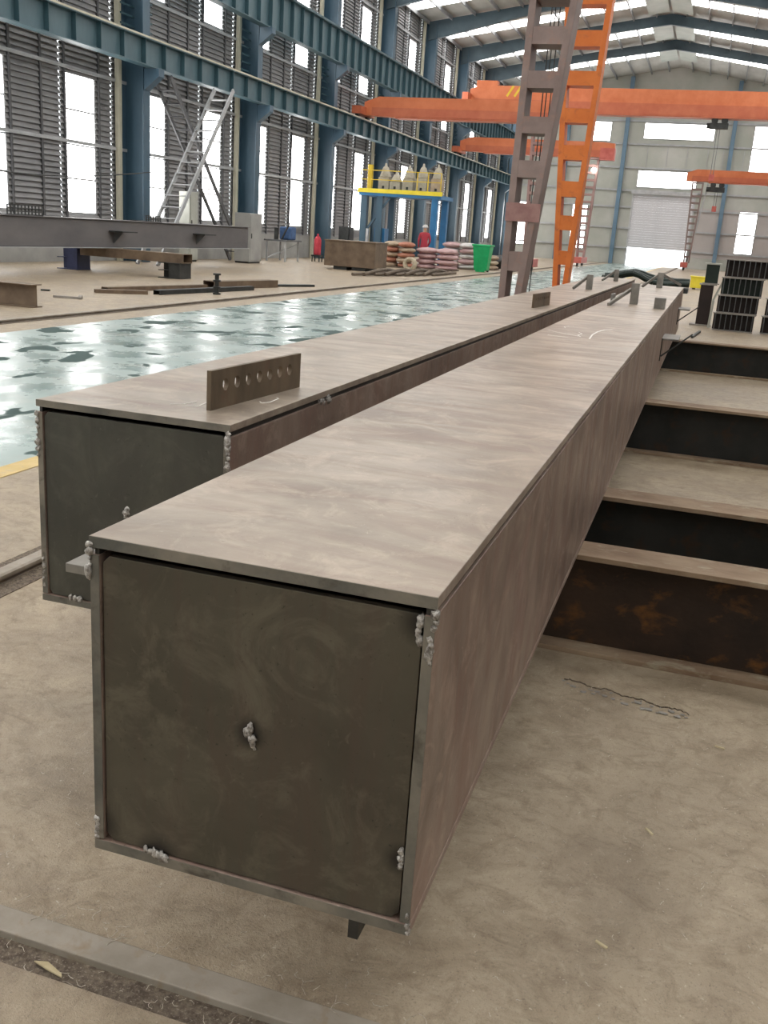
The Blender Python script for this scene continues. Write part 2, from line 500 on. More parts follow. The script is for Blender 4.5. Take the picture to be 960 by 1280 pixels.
# ------------------------------------------------------------------ left wall
BAY = 8.0
COLS = [20.2 + BAY * k for k in range(-5, 9)]           # -19.8 .. 84.2
WIN = [(1.1, 2.4), (5.0, 6.4)]
LOW, TOP = (1.4, 5.15), (8.05, 11.9)
wl = struct('wall_left')
nwin = 0

def window(x, y0, y1, z0, z1, side=1, bars=4):
    """a tall daylight window in a side wall: pane, frame and glazing bars"""
    global nwin
    nwin += 1
    w = struct('window_%d' % nwin)
    MB().box(x - 0.02 * side, x - 0.01 * side, y0, y1, z0, z1).build('pane', 'daylight', w)
    f = MB()
    t = 0.05
    f.box(x - .03, x + .03, y0 - t, y0, z0 - t, z1 + t).box(x - .03, x + .03, y1, y1 + t, z0 - t, z1 + t)
    f.box(x - .03, x + .03, y0, y1, z0 - t, z0).box(x - .03, x + .03, y0, y1, z1, z1 + t)
    f.build('frame', 'girt', w)
    for k in range(1, bars):
        z = z0 + (z1 - z0) * k / bars
        MB().box(x - .02, x + .02, y0, y1, z - .022, z + .022).build('glazing_bar', 'girt', w)

def louver(mb, y0, y1, z0, z1, x=XL, pitch=0.15, part=1.0):
    n = max(1, int(round((z1 - z0) / pitch)))
    p = (z1 - z0) / n
    for i in range(n):
        a, b = z0 + i * p, z0 + (i + 1) * p
        if part >= 1:
            mb.add([(x + .07, y0, a), (x + .07, y1, a), (x, y1, b), (x, y0, b)], [(0, 1, 2, 3)])
            mb.add([(x, y0, a), (x, y1, a), (x + .07, y1, a), (x + .07, y0, a)], [(0, 1, 2, 3)])
        else:
            q = a + p * part
            mb.add([(x + .07, y0, a), (x + .07, y1, a), (x + .02, y1, q), (x + .02, y0, q)], [(0, 1, 2, 3)])

for ci, yc in enumerate(COLS):
    ye = min(yc + BAY, YF)
    detailed = yc > 8
    mb = MB()
    cuts = []
    for a, b in WIN:
        if yc + b < YF - 0.1:
            cuts.append((yc + a, yc + b))
            window(XL, yc + a, yc + b, *LOW)
            window(XL, yc + a, yc + b, *TOP)
    dots = [(c[0] - 0.28, c[0] - 0.25) for c in cuts] + [(ye - 0.75, ye - 0.715)]
    if not detailed:
        dots = []
    for (z0, z1, hole) in ((1.0, LOW[0], 0), (*LOW, 1), (LOW[1], TOP[0], 0), (*TOP, 1), (TOP[1], EAVE + .1, 0)):
        spans, y = [], yc
        stops = sorted([(a, b, 'w') for a, b in cuts if hole] + [(a, b, 'd') for a, b in dots])
        for a, b, t in stops:
            spans.append((y, a))
            if t == 'd':
                louver(mb, a, b, z0, z1, part=0.68)
            y = b
        spans.append((y, ye))
        for a, b in spans:
            if b - a > 0.01:
                louver(mb, a, b, z0, z1, pitch=0.15 if detailed else 0.5)
    mb.build('louver_cladding', 'louver', wl, kind='stuff')
    MB().box(XL - .1, XL + 0.06, yc, ye, 0, 1.0).build('plinth', 'plinth', wl)
    if detailed:
        m0 = MB().box(XL + .03, XL + .09, yc + .82, yc + .90, 1.0, EAVE).build('mullion', 'mullion', wl)
        repeat(m0, wl, [(0, d, 0) for d in (1.72, 3.0, 4.05, 5.72) if yc + .9 + d < YF])
    for z in (3.3, 5.25, 7.85, 12.05):
        MB().box(XL + .05, XL + .13, yc, ye, z, z + .09).build('girt', 'girt', wl)
    # blue H column with brackets for the two crane runways
    cm = MB()
    x0, x1 = XL + .06, XL + .82
    cm.box(x1 - .03, x1, yc - .2, yc + .2, 0, EAVE - .1).box(x0, x0 + .03, yc - .2, yc + .2, 0, EAVE - .1).box(x0 + .03, x1 - .03, yc - .012, yc + .012, 0, EAVE - .1)
    col = cm.build('column', 'blue_steel', wl)
    for zt in (5.72, 8.42):
        MB().prism([(x1, yc - .16, zt), (x1 + .52, yc - .16, zt), (x1 + .52, yc - .16, zt - .22), (x1, yc - .16, zt - .62)], (0, .32, 0)).build('bracket', 'blue_steel', wl)
    MB().box(XL + .1, XL + .24, yc - .62, yc - .46, 0, EAVE).build('downpipe', 'cream', wl)
    if detailed:
        g0 = MB().box(-17.62, -17.58, yc - .75, yc + 1.0, 6.85, 6.90).build('guard_rail', 'teal_dark', wl)
        repeat(g0, wl, [(0, 0, .27 * k) for k in range(1, 6)])
    # low stiffening braces beside each column
    MB().bar((XL + .3, yc + .2, 6.2), (XL + .3, yc + 1.1, 6.45), .09, .05).build('knee_brace', 'light_metal', wl)

# ------------------------------------------------------------------ right wall and back wall (outside the frame)
wr = struct('wall_right')
MB().box(XR, XR + .1, YB, YF, 0, EAVE + .1).build('cladding', 'louver', wr)
for yc in COLS:
    MB().box(XR - .8, XR - .1, yc - .2, yc + .2, 0, EAVE - .1).build('column', 'blue_steel', wr)
    for a, b in WIN:
        if yc + b < YF:
            window(XR - .03, yc + a, yc + b, *TOP, side=-1)
MB().box(XR - 1.3, XR - .95, YB, YF, 9.0, 9.82).box(XR - 1.3, XR - .95, YB, YF, 5.8, 6.52).build('runway', 'teal_steel', wr)
wb = struct('wall_back')
MB().prism([(XL, YB, 0), (XR, YB, 0), (XR, YB, EAVE), (XM, YB, RIDGE), (XL, YB, EAVE)], (0, -.15, 0)).build('cladding', 'far_panel', wb)

# ------------------------------------------------------------------ roof
roof = struct('ceiling')
def zroof(x):
    return EAVE + (RIDGE - EAVE) * (1 - abs(x - XM) / (XR - XM))
VENT = (58.0, 76.2)
for xa, xb in ((XL, XM), (XM, XR)):
    MB().hexa([(xa, YB, zroof(xa)), (xb, YB, zroof(xb)), (xb, YF, zroof(xb)), (xa, YF, zroof(xa)),
               (xa, YB, zroof(xa) + .08), (xb, YB, zroof(xb) + .08), (xb, YF, zroof(xb) + .08), (xa, YF, zroof(xa) + .08)]).build('roof_sheet', 'roof_sheet', roof)
for yc in COLS:
    for s in (-1, 1):
        xe = XL + .3 if s < 0 else XR - .3
        xr_ = XM + s * 0.9
        y0, y1 = yc + 3.6, yc + 5.2
        if y1 > YF:
            continue
        p = [(xe, y0, zroof(xe) - .03), (xr_, y0, zroof(xr_) - .03), (xr_, y1, zroof(xr_) - .03), (xe, y1, zroof(xe) - .03)]
        MB().hexa(p + [(a, b, c + .015) for a, b, c in p]).build('skylight', 'daylight', roof)
        # tapered rafter, deep at the eave and shallow at mid-span
        ze, zr, xm2 = zroof(xe) - .1, zroof(XM) - .15, (xe + XM) / 2
        d = .12
        pts = [(xe, yc - d, ze), (XM, yc - d, zr), (XM, yc - d, zr - .62), (xm2, yc - d, zroof(xm2) - .62), (xe, yc - d, ze - 1.0)]
        MB().prism(pts, (0, 2 * d, 0)).build('rafter', 'rafter', roof)
for s in (-1, 1):
    for k in range(10):
        x = XM + s * (0.9 + k * 1.37)
        if abs(x - XM) > 13.3:
            continue
        z = zroof(x)
        MB().box(x - .035, x + .035, YB, YF, z - .24, z - .04).build('purlin', 'purlin', roof)
for k in range(3):                                       # pale panels of the ridge ventilator
    y0 = 60.7 + 8 * k
    for s in (-1, 1):
        a, b = XM + s * .08, XM + s * 1.3
        p = [(a, y0, zroof(a) - .28), (b, y0, zroof(b) - .28), (b, y0 + 6.2, zroof(b) - .28), (a, y0 + 6.2, zroof(a) - .28)]
        MB().hexa(p + [(u, v, w + .02) for u, v, w in p]).build('vent_panel', 'vent_sheet', roof)

# ------------------------------------------------------------------ far wall
wf = struct('wall_far')
DX0, DX1, DZ = -6.95, -2.05, 5.75
m = MB()
m.box(XL, DX0, YF, YF + .12, 0, EAVE).box(DX1, XR, YF, YF + .12, 0, EAVE).box(DX0, DX1, YF, YF + .12, DZ, EAVE)
m.prism([(XL, YF, EAVE), (XR, YF, EAVE), (XM, YF, RIDGE)], (0, .12, 0))
m.build('cladding', 'far_panel', wf)
MB().box(-1.8, 8, YF - .02, YF, 0.9, 4.9).build('lower_panel', 'far_panel_pink', wf)
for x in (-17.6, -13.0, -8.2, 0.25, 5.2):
    MB().box(x - .16, x + .16, YF - .42, YF, 0, zroof(x) - .2).build('column', 'hazed_blue', wf)
for z in (1.3, 2.9, 4.6, 5.95, 7.75, 9.6, 11.4, 12.9):
    for a, b in ((-17.4, -13.2), (-12.8, -8.4), (-8.0, .05), (.45, 5.0), (5.4, 8.9)):
        if a == -8.0 and z < 5.9:
            for c, d in ((-8.0, DX0 - .1), (DX1 + .1, .05)):
                MB().box(c, d, YF - .16, YF, z, z + .13).build('girt', 'girt', wf)
        else:
            MB().box(a, b, YF - .16, YF, z, z + .13).build('girt', 'girt', wf)
s0 = MB().box(-7.9 - .02, -7.9 + .02, YF - .06, YF, 8.0, 9.55).build('panel_seam', 'girt', wf)
repeat(s0, wf, [(d, 0, z) for d in (1.6, 3.2, 4.8, 6.4, 7.6, 9.2, 10.8) for z in (0, 3.5)])
def far_window(x0, x1, z0, z1, nx=1, nz=1):
    global nwin
    nwin += 1
    w = struct('window_%d' % nwin)
    MB().box(x0, x1, YF - .05, YF - .04, z0, z1).build('pane', 'daylight', w)
    f = MB()
    t = .06
    f.box(x0 - t, x0, YF - .09, YF, z0 - t, z1 + t).box(x1, x1 + t, YF - .09, YF, z0 - t, z1 + t)
    f.box(x0, x1, YF - .09, YF, z0 - t, z0).box(x0, x1, YF - .09, YF, z1, z1 + t)
    f.build('frame', 'girt', w)
    for k in range(1, nx):
        x = x0 + (x1 - x0) * k / nx
        MB().box(x - .025, x + .025, YF - .08, YF - .05, z0, z1).build('glazing_bar', 'girt', w)
    for k in range(1, nz):
        z = z0 + (z1 - z0) * k / nz
        MB().box(x0, x1, YF - .08, YF - .05, z - .025, z + .025).build('glazing_bar', 'girt', w)
far_window(-6.75, -1.25, 10.15, 11.3)
far_window(-6.8, -2.1, 6.35, 7.6)
far_window(1.85, 3.35, 7.8, 11.3)
far_window(1.7, 3.05, 1.5, 4.75, 2, 3)
far_window(-11.2, -9.5, 9.85, 11.3)
far_window(-11.9, -10.7, 1.1, 4.7, 1, 3)
far_window(-16.6, -15.4, 1.1, 4.7, 1, 3)
door = struct('door_1')
MB().box(DX0 - .12, DX0, YF - .12, YF + .02, 0, DZ).build('jamb', 'light_metal', door)
MB().box(DX1, DX1 + .12, YF - .12, YF + .02, 0, DZ).build('jamb', 'light_metal', door)
MB().box(DX0 - .2, DX1 + .2, YF - .4, YF, DZ, DZ + .32).build('shutter_housing', 'light_metal', door)
ns = 22
sl = MB().prism([(DX0, YF + .02, 1.42), (DX0, YF - .002, 1.42 + .006), (DX0, YF - .002, 1.42 + .189), (DX0, YF + .02, 1.42 + .195)], (DX1 - DX0, 0, 0)).build('shutter_slat', 'shutter', door)
repeat(sl, door, [(0, 0, .1968 * k) for k in range(1, ns)])
MB().box(-60, 50, YF + .12, YF + 80, -.2, -.02).build('ground_outside', 'outdoor_ground', kind='structure')

# ------------------------------------------------------------------ crane runways along the left wall
def runway(name, label, x, ztop, depth, mat_web, step, y0, y1, rail_mat):
    t = thing(name, label, 'crane rail beam', (x, y0, ztop - depth))
    MB().box(x - .012, x + .012, y0, y1, ztop - depth + .03, ztop - .08).build('web', mat_web, t)
    MB().box(x - .19, x + .19, y0, y1, ztop - .08, ztop - .05).build('top_flange', mat_web, t)
    MB().box(x - .17, x + .17, y0, y1, ztop - depth, ztop - depth + .03).build('bottom_flange', mat_web, t)
    MB().box(x - .05, x + .20, y0, y1, ztop - .05, ztop).build('rail', rail_mat, t)
    s = MB().box(x + .012, x + .16, y0 + .3, y0 + .315, ztop - depth + .03, ztop - .08).build('stiffener', 'teal_dark', t)
    n = int((y1 - y0 - .5) / step)
    repeat(s, t, [(0, step * k, 0) for k in range(1, n)])
    return t
runway('crane_runway', 'lower blue crane runway beam with cream rail along the left wall', -16.9, 6.52, .8, 'teal_steel', BAY / 7, 10, 87.6, 'cream')
runway('crane_runway', 'upper teal crane runway beam with closely spaced ribs under the eaves', -16.95, 9.82, 1.4, 'teal_steel', BAY / 8, 10, 87.6, 'teal_steel')

# ------------------------------------------------------------------ near cross beams (H sections lying on the floor)
def h_beam(label, y0, x0, x1, web_mat, w=.19, h=.4, zb=0.0):
    t = thing('cross_beam', label, 'steel beam', ((x0 + x1) / 2, y0 + w / 2, zb), 'cross beams under the box girders')
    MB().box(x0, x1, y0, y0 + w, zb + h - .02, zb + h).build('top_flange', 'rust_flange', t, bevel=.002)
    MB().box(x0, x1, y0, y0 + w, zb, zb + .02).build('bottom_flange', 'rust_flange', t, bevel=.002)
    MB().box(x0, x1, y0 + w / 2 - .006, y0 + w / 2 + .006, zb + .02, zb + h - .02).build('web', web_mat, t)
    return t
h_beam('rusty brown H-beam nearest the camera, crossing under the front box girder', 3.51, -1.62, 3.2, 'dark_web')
h_beam('second H-beam from the camera, with a black web close behind the first', 4.45, -1.62, 3.2, 'dark_web_blue')
h_beam('third H-beam from the camera, between two bright floor strips', 7.52, -1.62, 3.6, 'dark_web_blue')
h_beam('fourth and farthest H-beam, under the bracket on the box girder', 13.1, -1.62, 4.2, 'dark_web_blue')

# ------------------------------------------------------------------ box girders
def weld(parent, pts, name='tack_weld'):
    m = MB()
    for (x, y, z, r) in pts:
        m.blob((x + random.uniform(-.3, .3) * r, y, z), 1.05 * r * random.uniform(.7, 1.15), (random.uniform(.7, 1.1), .6, random.uniform(.9, 1.4)), .30)
    return m.build(name, 'weld', parent, smooth=True)

def lug(parent, p0, p1, h, t=.016, mat='lug_grey', name='lug_plate', z=1.0):
    """upright plate from p0 to p1 (x, y) of height h"""
    return MB().bar((p0[0], p0[1], z + h / 2), (p1[0], p1[1], z + h / 2), t, h).build(name, mat, parent, bevel=.001)

def holed_plate(parent, p0, p1, h, t, nh, r, zc, z=1.0):
    """upright plate with a row of round bolt holes"""
    a, b = Vector((p0[0], p0[1], 0)), Vector((p1[0], p1[1], 0))
    L = (b - a).length
    d = (b - a) / L
    nrm = Vector((-d.y, d.x, 0)) * t / 2
    m = MB()
    def pt(u, w, s):
        q = a + d * u + nrm * s
        return (q.x, q.y, z + w)
    end = .045
    c = (L - 2 * end) / nh
    lo, hi = zc - c / 2, zc + c / 2
    def slab(u0, u1, w0, w1):
        m.hexa([pt(u0, w0, -1), pt(u1, w0, -1), pt(u1, w0, 1), pt(u0, w0, 1), pt(u0, w1, -1), pt(u1, w1, -1), pt(u1, w1, 1), pt(u0, w1, 1)])
    slab(0, L, 0, lo)
    slab(0, L, hi, h)
    slab(0, end, lo, hi)
    slab(L - end, L, lo, hi)
    n = 24
    for k in range(nh):
        u0 = end + c * (k + .5)
        ring = []
        for i in range(n):
            an = 2 * math.pi * i / n
            cx, cz = math.cos(an), math.sin(an)
            q = (c / 2) / max(abs(cx), abs(cz))
            ring.append((u0 + r * cx, zc + r * 1.15 * cz, u0 + q * cx, zc + q * cz))
        base = len(m.v)
        for s in (-1, 1):
            for e in ring:
                m.v.append(pt(e[0], e[1], s))
                m.v.append(pt(e[2], e[3], s))
        for i in range(n):
            j = (i + 1) % n
            A, B = base, base + 2 * n
            m.f.append((A + 2 * i, A + 2 * i + 1, A + 2 * j + 1, A + 2 * j))
            m.f.append((B + 2 * i, B + 2 * j, B + 2 * j + 1, B + 2 * i + 1))
            m.f.append((A + 2 * i, A + 2 * j, B + 2 * j, B + 2 * i))
    return m.build('bolt_plate', 'lug_steel', parent)

def girder(label, xr, y0, y1, end_mat, inset, gap):
    t = thing('box_girder', label, 'box girder', (0, y0, .4), 'long square box girders')
    xl = xr - .6
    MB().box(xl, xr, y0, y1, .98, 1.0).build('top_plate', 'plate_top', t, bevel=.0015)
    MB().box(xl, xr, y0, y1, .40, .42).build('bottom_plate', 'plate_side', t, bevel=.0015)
    MB().box(xl, xr, y0 - .0012, y0, .4005, .4195).build('cut_edge', 'plate_edge', t)
    for s in (0, 1):
        a = xl + inset if s == 0 else xr - inset - .018
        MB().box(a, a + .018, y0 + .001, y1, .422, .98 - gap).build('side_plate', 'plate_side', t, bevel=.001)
        b = xl + inset + .008 if s == 0 else xr - inset - .017
        MB().box(b, b + .008, y0 + .004, y1, .98 - gap - .004, .982).build('weld_groove', 'groove', t)
    MB().box(xl, xr, y0 - .0012, y0, .9805, .9995).build('cut_edge', 'plate_edge', t)
    for a in (xl + inset, xr - inset - .018):
        MB().box(a + .0005, a + .0175, y0 - .0006, y0 + .001, .423, .979 - gap).build('cut_edge', 'plate_edge', t)
    e0, e1, z0, z1, c = xl + inset + .021, xr - inset - .021, .4225, .967, .013
    poly = [(e0 + c, z0), (e1 - c, z0), (e1, z0 + c), (e1, z1 - c * .3), (e1 - c * .3, z1), (e0 + c, z1), (e0, z1 - c), (e0, z0 + c)]
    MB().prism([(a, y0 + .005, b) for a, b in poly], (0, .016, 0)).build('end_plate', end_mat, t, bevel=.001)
    return t

g1 = girder('near box girder with a dark end plate facing the camera, longest in the foreground', -.309, FY, 14.9, 'plate_end', .0005, .012)
# edge welds of the near end
weld(g1, [(-.908, FY - .002, .985 - .012 * k, .006 + .003 * math.sin(k * 2.1)) for k in range(6)])
weld(g1, [(-.312 + .002 * (k % 2), FY - .001, .972 - .011 * k, .007) for k in range(3)])
weld(g1, [(-.334, FY + .002, .957 - .008 * k, .008) for k in range(5)])
weld(g1, [(-.315, FY, .930 - .009 * k, .0065) for k in range(5)])
weld(g1, [(-.609, FY + .003, .712, .008), (-.609, FY + .002, .704, .0095), (-.606, FY + .002, .694, .009), (-.603, FY + .003, .685, .006), (-.600, FY + .003, .676, .003)])
weld(g1, [(-.805 + .008 * k, FY + .001, .424 - .0015 * k, .008) for k in range(6)])
weld(g1, [(-.904, FY + .001, .425 + .009 * k, .006) for k in range(5)])
weld(g1, [(-.333, FY + .002, .525 + .007 * k, .006) for k in range(5)])
weld(g1, [(-.312, FY, .405 + .006 * k, .006) for k in range(3)] + [(-.314, FY, .437, .006)])
# a plate tacked under the near end
MB().box(-.416, -.398, FY + .002, FY + .11, .362, .40).build('under_lug', 'groove', g1)
# connection plates on top
lug(g1, (-.80, 9.15), (-.80, 9.45), .09)
lug(g1, (-.66, 9.5), (-.59, 9.5), .19, .1, name='upright_stub')
MB().bar((-.80, 8.9, 1.01), (-.665, 9.5, 1.13), .02, .03).build('diagonal_brace', 'lug_grey', g1)
lug(g1, (-.42, 9.12), (-.325, 9.12), .095, .12, name='square_stub')
lug(g1, (-.65, 13.95), (-.57, 13.95), .2, .04, name='upright_stub')
MB().bar((-.82, 13.7, 1.01), (-.64, 13.95, 1.17), .02, .03).build('diagonal_brace', 'lug_grey', g1)
MB().bar((-.57, 13.97, 1.17), (-.34, 14.2, 1.05), .02, .03).build('diagonal_brace', 'lug_grey', g1)
# brackets on the right-hand side
for y, z in ((9.05, .75), (13.5, .77)):
    MB().box(-.312, -.165, y, y + .55, z - .014, z).build('side_bracket', 'lug_grey', g1)
    MB().bar((-.30, y + .05, z - .16), (-.06, y + .35, z + .03), .008, .012).build('bracket_rod', 'dark_metal', g1)
    MB().box(-.312, -.302, y, y + .015, z - .2, z).build('bracket_leg', 'dark_metal', g1)
# bracket on the left-hand side, between the two girders
MB().box(-1.095, -.905, 1.50, 1.98, .842, .86).build('side_bracket', 'lug_grey', g1, bevel=.001)
# chalk marks
def chalk(parent, pts, r=.006, name='chalk_mark', z=1.0005):
    m = MB()
    for a, b in zip(pts[:-1], pts[1:]):
        m.bar((a[0], a[1], z), (b[0], b[1], z), r, .0012)
    return m.build(name, 'chalk', parent)
chalk(g1, [(-.585, 5.62), (-.60, 5.9), (-.595, 6.15), (-.57, 6.32), (-.53, 6.40)], .009)
chalk(g1, [(-.87, 5.95), (-.80, 5.85), (-.72, 5.78), (-.66, 5.72)], .006)
chalk(g1, [(-.82, 5.62), (-.76, 5.60), (-.70, 5.58)], .006)
chalk(g1, [(-.69, 5.98), (-.66, 5.9), (-.67, 5.78), (-.645, 5.7)], .006)
chalk(g1, [(-.80, 6.2), (-.82, 6.28), (-.80, 6.36), (-.77, 6.38)], .006)

g2 = girder('rear box girder carrying a bolt plate with seven round holes', -1.128, 2.2558, 16.8, 'plate_end_far', .0005, .015)
weld(g2, [(-1.132, 2.254, .975 - .013 * k, .009 + .003 * math.sin(k)) for k in range(8)])
weld(g2, [(-1.725, 2.254, .96 - .02 * k, .007 + .003 * math.sin(k * 1.7)) for k in range(7)])
weld(g2, [(-1.445, 2.262, .700 + .008 * k, .010) for k in range(3)])
weld(g2, [(-1.63 + .01 * k, 2.257, .424, .008) for k in range(4)])
weld(g2, [(-1.137, 2.90 + .03 * k, .968 - .004 * (k % 2), .011) for k in range(4)])
weld(g2, [(-1.72, 2.254, .45 + .02 * k, .006) for k in range(5)])
holed_plate(g2, (-1.268, 2.40), (-1.232, 2.95), .111, .014, 7, .0155, .066)
holed_plate(g2, (-1.275, 7.75), (-1.235, 8.3), .108, .016, 7, .0115, .066)
lug(g2, (-1.335, 11.75), (-1.265, 11.75), .17, .05, name='upright_stub')
MB().bar((-1.45, 11.5, 1.01), (-1.33, 11.75, 1.14), .02, .03).build('diagonal_brace', 'lug_grey', g2)
lug(g2, (-1.335, 15.2), (-1.27, 15.2), .17, .05, name='upright_stub')
MB().bar((-1.47, 14.9, 1.01), (-1.33, 15.2, 1.14), .02, .03).build('diagonal_brace', 'lug_grey', g2)
chalk(g2, [(-1.215, 2.62), (-1.20, 2.60), (-1.185, 2.63), (-1.19, 2.70), (-1.205, 2.72)], .004)
chalk(g2, [(-1.40, 2.42), (-1.37, 2.44), (-1.36, 2.5)], .004)
chalk(g2, [(-1.35, 2.42), (-1.32, 2.44), (-1.33, 2.5)], .004)

# ------------------------------------------------------------------ tapered lattice legs of the semi-gantry cranes
def tapered_leg(t, xl, xr, y0, depth, zs, ztop, stile, mat, rung0=None):
    """xl(z), xr(z): outer edges; zs: (bottom, top) of the openings from the floor upward"""
    def side(sx):
        za, zb = zs[0][0] - .03, ztop
        f = (lambda z: (xl(z), xl(z) + stile)) if sx < 0 else (lambda z: (xr(z) - stile, xr(z)))
        a, b = f(za), f(zb)
        MB().hexa([(a[0], y0, za), (a[1], y0, za), (a[1], y0 + depth, za), (a[0], y0 + depth, za), (b[0], y0, zb), (b[1], y0, zb), (b[1], y0 + depth, zb), (b[0], y0 + depth, zb)]).build('upright', mat, t, bevel=.004)
    side(-1)
    side(1)
    tops = [z[1] for z in zs]
    bots = [z[0] for z in zs[1:]] + [ztop]
    for za, zb in zip(tops, bots):
        if zb - za < .02:
            continue
        MB().hexa([(xl(za) + stile, y0 + .004, za), (xr(za) - stile, y0 + .004, za), (xr(za) - stile, y0 + depth - .004, za), (xl(za) + stile, y0 + depth - .004, za),
                   (xl(zb) + stile, y0 + .004, zb), (xr(zb) - stile, y0 + .004, zb), (xr(zb) - stile, y0 + depth - .004, zb), (xl(zb) + stile, y0 + depth - .004, zb)]).build('cross_plate', mat, t)

def carriage(t, x, y, length, mat, w=.34, z0=.05, z1=.62):
    MB().box(x - w / 2, x + w / 2, y - length / 2, y + length / 2, z0 + .2, z1).build('end_carriage', mat, t, bevel=.01)
    for s in (-1, 1):
        MB().cyl((x - .05, y + s * length * .38, .205), (x + .07, y + s * length * .38, .205), .16, 18).build('wheel', 'dark_metal', t)

bt = thing('gantry_crane', 'brown gantry crane, its tapered leg with rectangular openings, behind the rear box girder', 'crane', (-2.62, 13.9, 0))
carriage(bt, -2.62, 13.95, 1.6, 'tower_brown')
MB().box(-2.80, -2.42, 13.66, 14.2, .62, .66).build('base_plate', 'red_paint', bt)
zs = [(.69, 1.08), (1.34, 1.74), (1.97, 2.31), (2.53, 2.87), (3.08, 3.43), (3.64, 3.96), (4.17, 4.48), (4.72, 5.05), (5.3, 5.65), (5.9, 6.3)]
XLb = lambda z: -2.757 + .010 * (z - .69)
XRb = lambda z: -2.445 + .092 * (z - .69)
tapered_leg(bt, XLb, XRb, 13.7, .42, zs, 7.0, .092, 'tower_brown')
MB().box(-2.76, -2.29, 13.68, 13.70, 1.74, 1.98).build('patch_plate', 'tower_patch', bt)
for dx in (.22, .27, .33):
    MB().cyl((-2.757 + dx, 14.3, .7), (-2.757 + dx + .03, 14.3, 6.8), .008, 6).build('hanging_cable', 'dark_metal', bt)
MB().box(-2.9, 7.6, 13.6, 14.25, 7.0, 7.8).build('bridge_beam', 'tower_brown', bt)

ot = thing('gantry_crane', 'bright orange gantry crane, its tapered leg with rectangular openings, beside the brown one', 'crane', (-2.62, 19.0, 0))
carriage(ot, -2.62, 19.05, 1.8, 'tower_orange')
MB().box(-2.82, -2.42, 18.76, 19.3, .62, .66).build('base_plate', 'tower_orange', ot)
zs = [(.69, 1.10), (1.35, 1.72), (1.98, 2.31), (2.58, 2.95), (3.20, 3.58), (3.82, 4.20), (4.44, 4.84), (5.1, 5.51), (5.8, 6.25)]
XLo = lambda z: -2.77 - .066 * (z - .7)
XRo = lambda z: -2.49 + .045 * (z - .7)
tapered_leg(ot, XLo, XRo, 18.8, .36, zs, 7.0, .095, 'tower_orange')
MB().box(-3.3, 7.6, 18.7, 19.3, 7.0, 7.8).build('bridge_beam', 'tower_orange', ot)

# ------------------------------------------------------------------ overhead cranes further down the hall
def ladder_leg(t, x, y, ztop, w0, w1, depth, mat, n):
    zs = []
    z0 = .55
    st = (ztop - z0) / n
    for k in range(n):
        zs.append((z0 + st * k + .12 * st, z0 + st * (k + 1) - .18 * st))
    tapered_leg(t, lambda z: x - w0 / 2 - (w1 - w0) / 2 * z / ztop, lambda z: x + w0 / 2 + (w1 - w0) / 2 * z / ztop, y - depth / 2, depth, zs, ztop, w0 * .25, mat)

def hoist(t, x, y, z, drop):
    h = MB().box(x - .55, x + .55, y - .25, y + .25, z - .62, z - .28).build('hoist', 'dark_metal', t, bevel=.03)
    for dx in (-.3, .3):
        MB().cyl((x + dx, y - .3, z - .14), (x + dx, y + .3, z - .14), .2, 14).build('hoist_wheel', 'dark_metal', h)
    MB().cyl((x - .75, y, z - .45), (x - .5, y, z - .45), .17, 14).build('motor', 'dark_metal', h)
    for dx in (-.08, .08):
        MB().cyl((x + dx, y, z - .6), (x + dx, y, z - drop), .018, 6).build('hoist_rope', 'grey_metal', h)
    MB().box(x - .16, x + .16, y - .1, y + .1, z - drop - .4, z - drop).build('hook_block', 'red_paint', h, bevel=.02)

def box_bridge(t, x0, x1, y, z0, z1, w, taper_l=0, taper_r=0):
    """box bridge beam with a wider bottom flange, lower chord in a darker orange"""
    zm = z0 + (z1 - z0) * .45
    ends = [(x0, z0 + taper_l), (x0 + 1.6, z0), (x1 - 1.6, z0), (x1, z0 + taper_r), (x1, z1 - .06), (x1 - .7, z1), (x0 + .7, z1), (x0, z1 - .25)]
    MB().prism([(a, y - w / 2, b) for a, b in ends], (0, w, 0)).build('bridge_beam', 'orange', t)
    MB().box(x0 + 1.6, x1 - 1.6, y - w / 2 - .10, y + w / 2 + .10, z0 - .06, z0).build('bottom_flange', 'orange_dim', t)
    MB().box(x0 + .4, x1 - .4, y - w / 2 - .06, y - w / 2, z0 + .02, zm).build('lower_chord', 'orange_dim', t)

a1 = thing('bridge_crane', 'nearest orange crane bridge starting at the left wall runway', 'crane', (-12, 47, 0))
box_bridge(a1, -16.7, -7.2, 47, 6.62, 7.5, .5, .05)
MB().box(-17.05, -16.6, 46.0, 48.0, 6.66, 7.0).build('end_truck', 'orange_dim', a1)
for y in (46.3, 47.7):
    MB().cyl((-16.94, y, 6.68), (-16.80, y, 6.68), .15, 14).build('wheel', 'dark_metal', a1)
ladder_leg(a1, -8.2, 47, 6.6, .42, .8, .5, 'leg_muted', 14)
carriage(a1, -8.2, 47, 3.0, 'red_paint', .5)

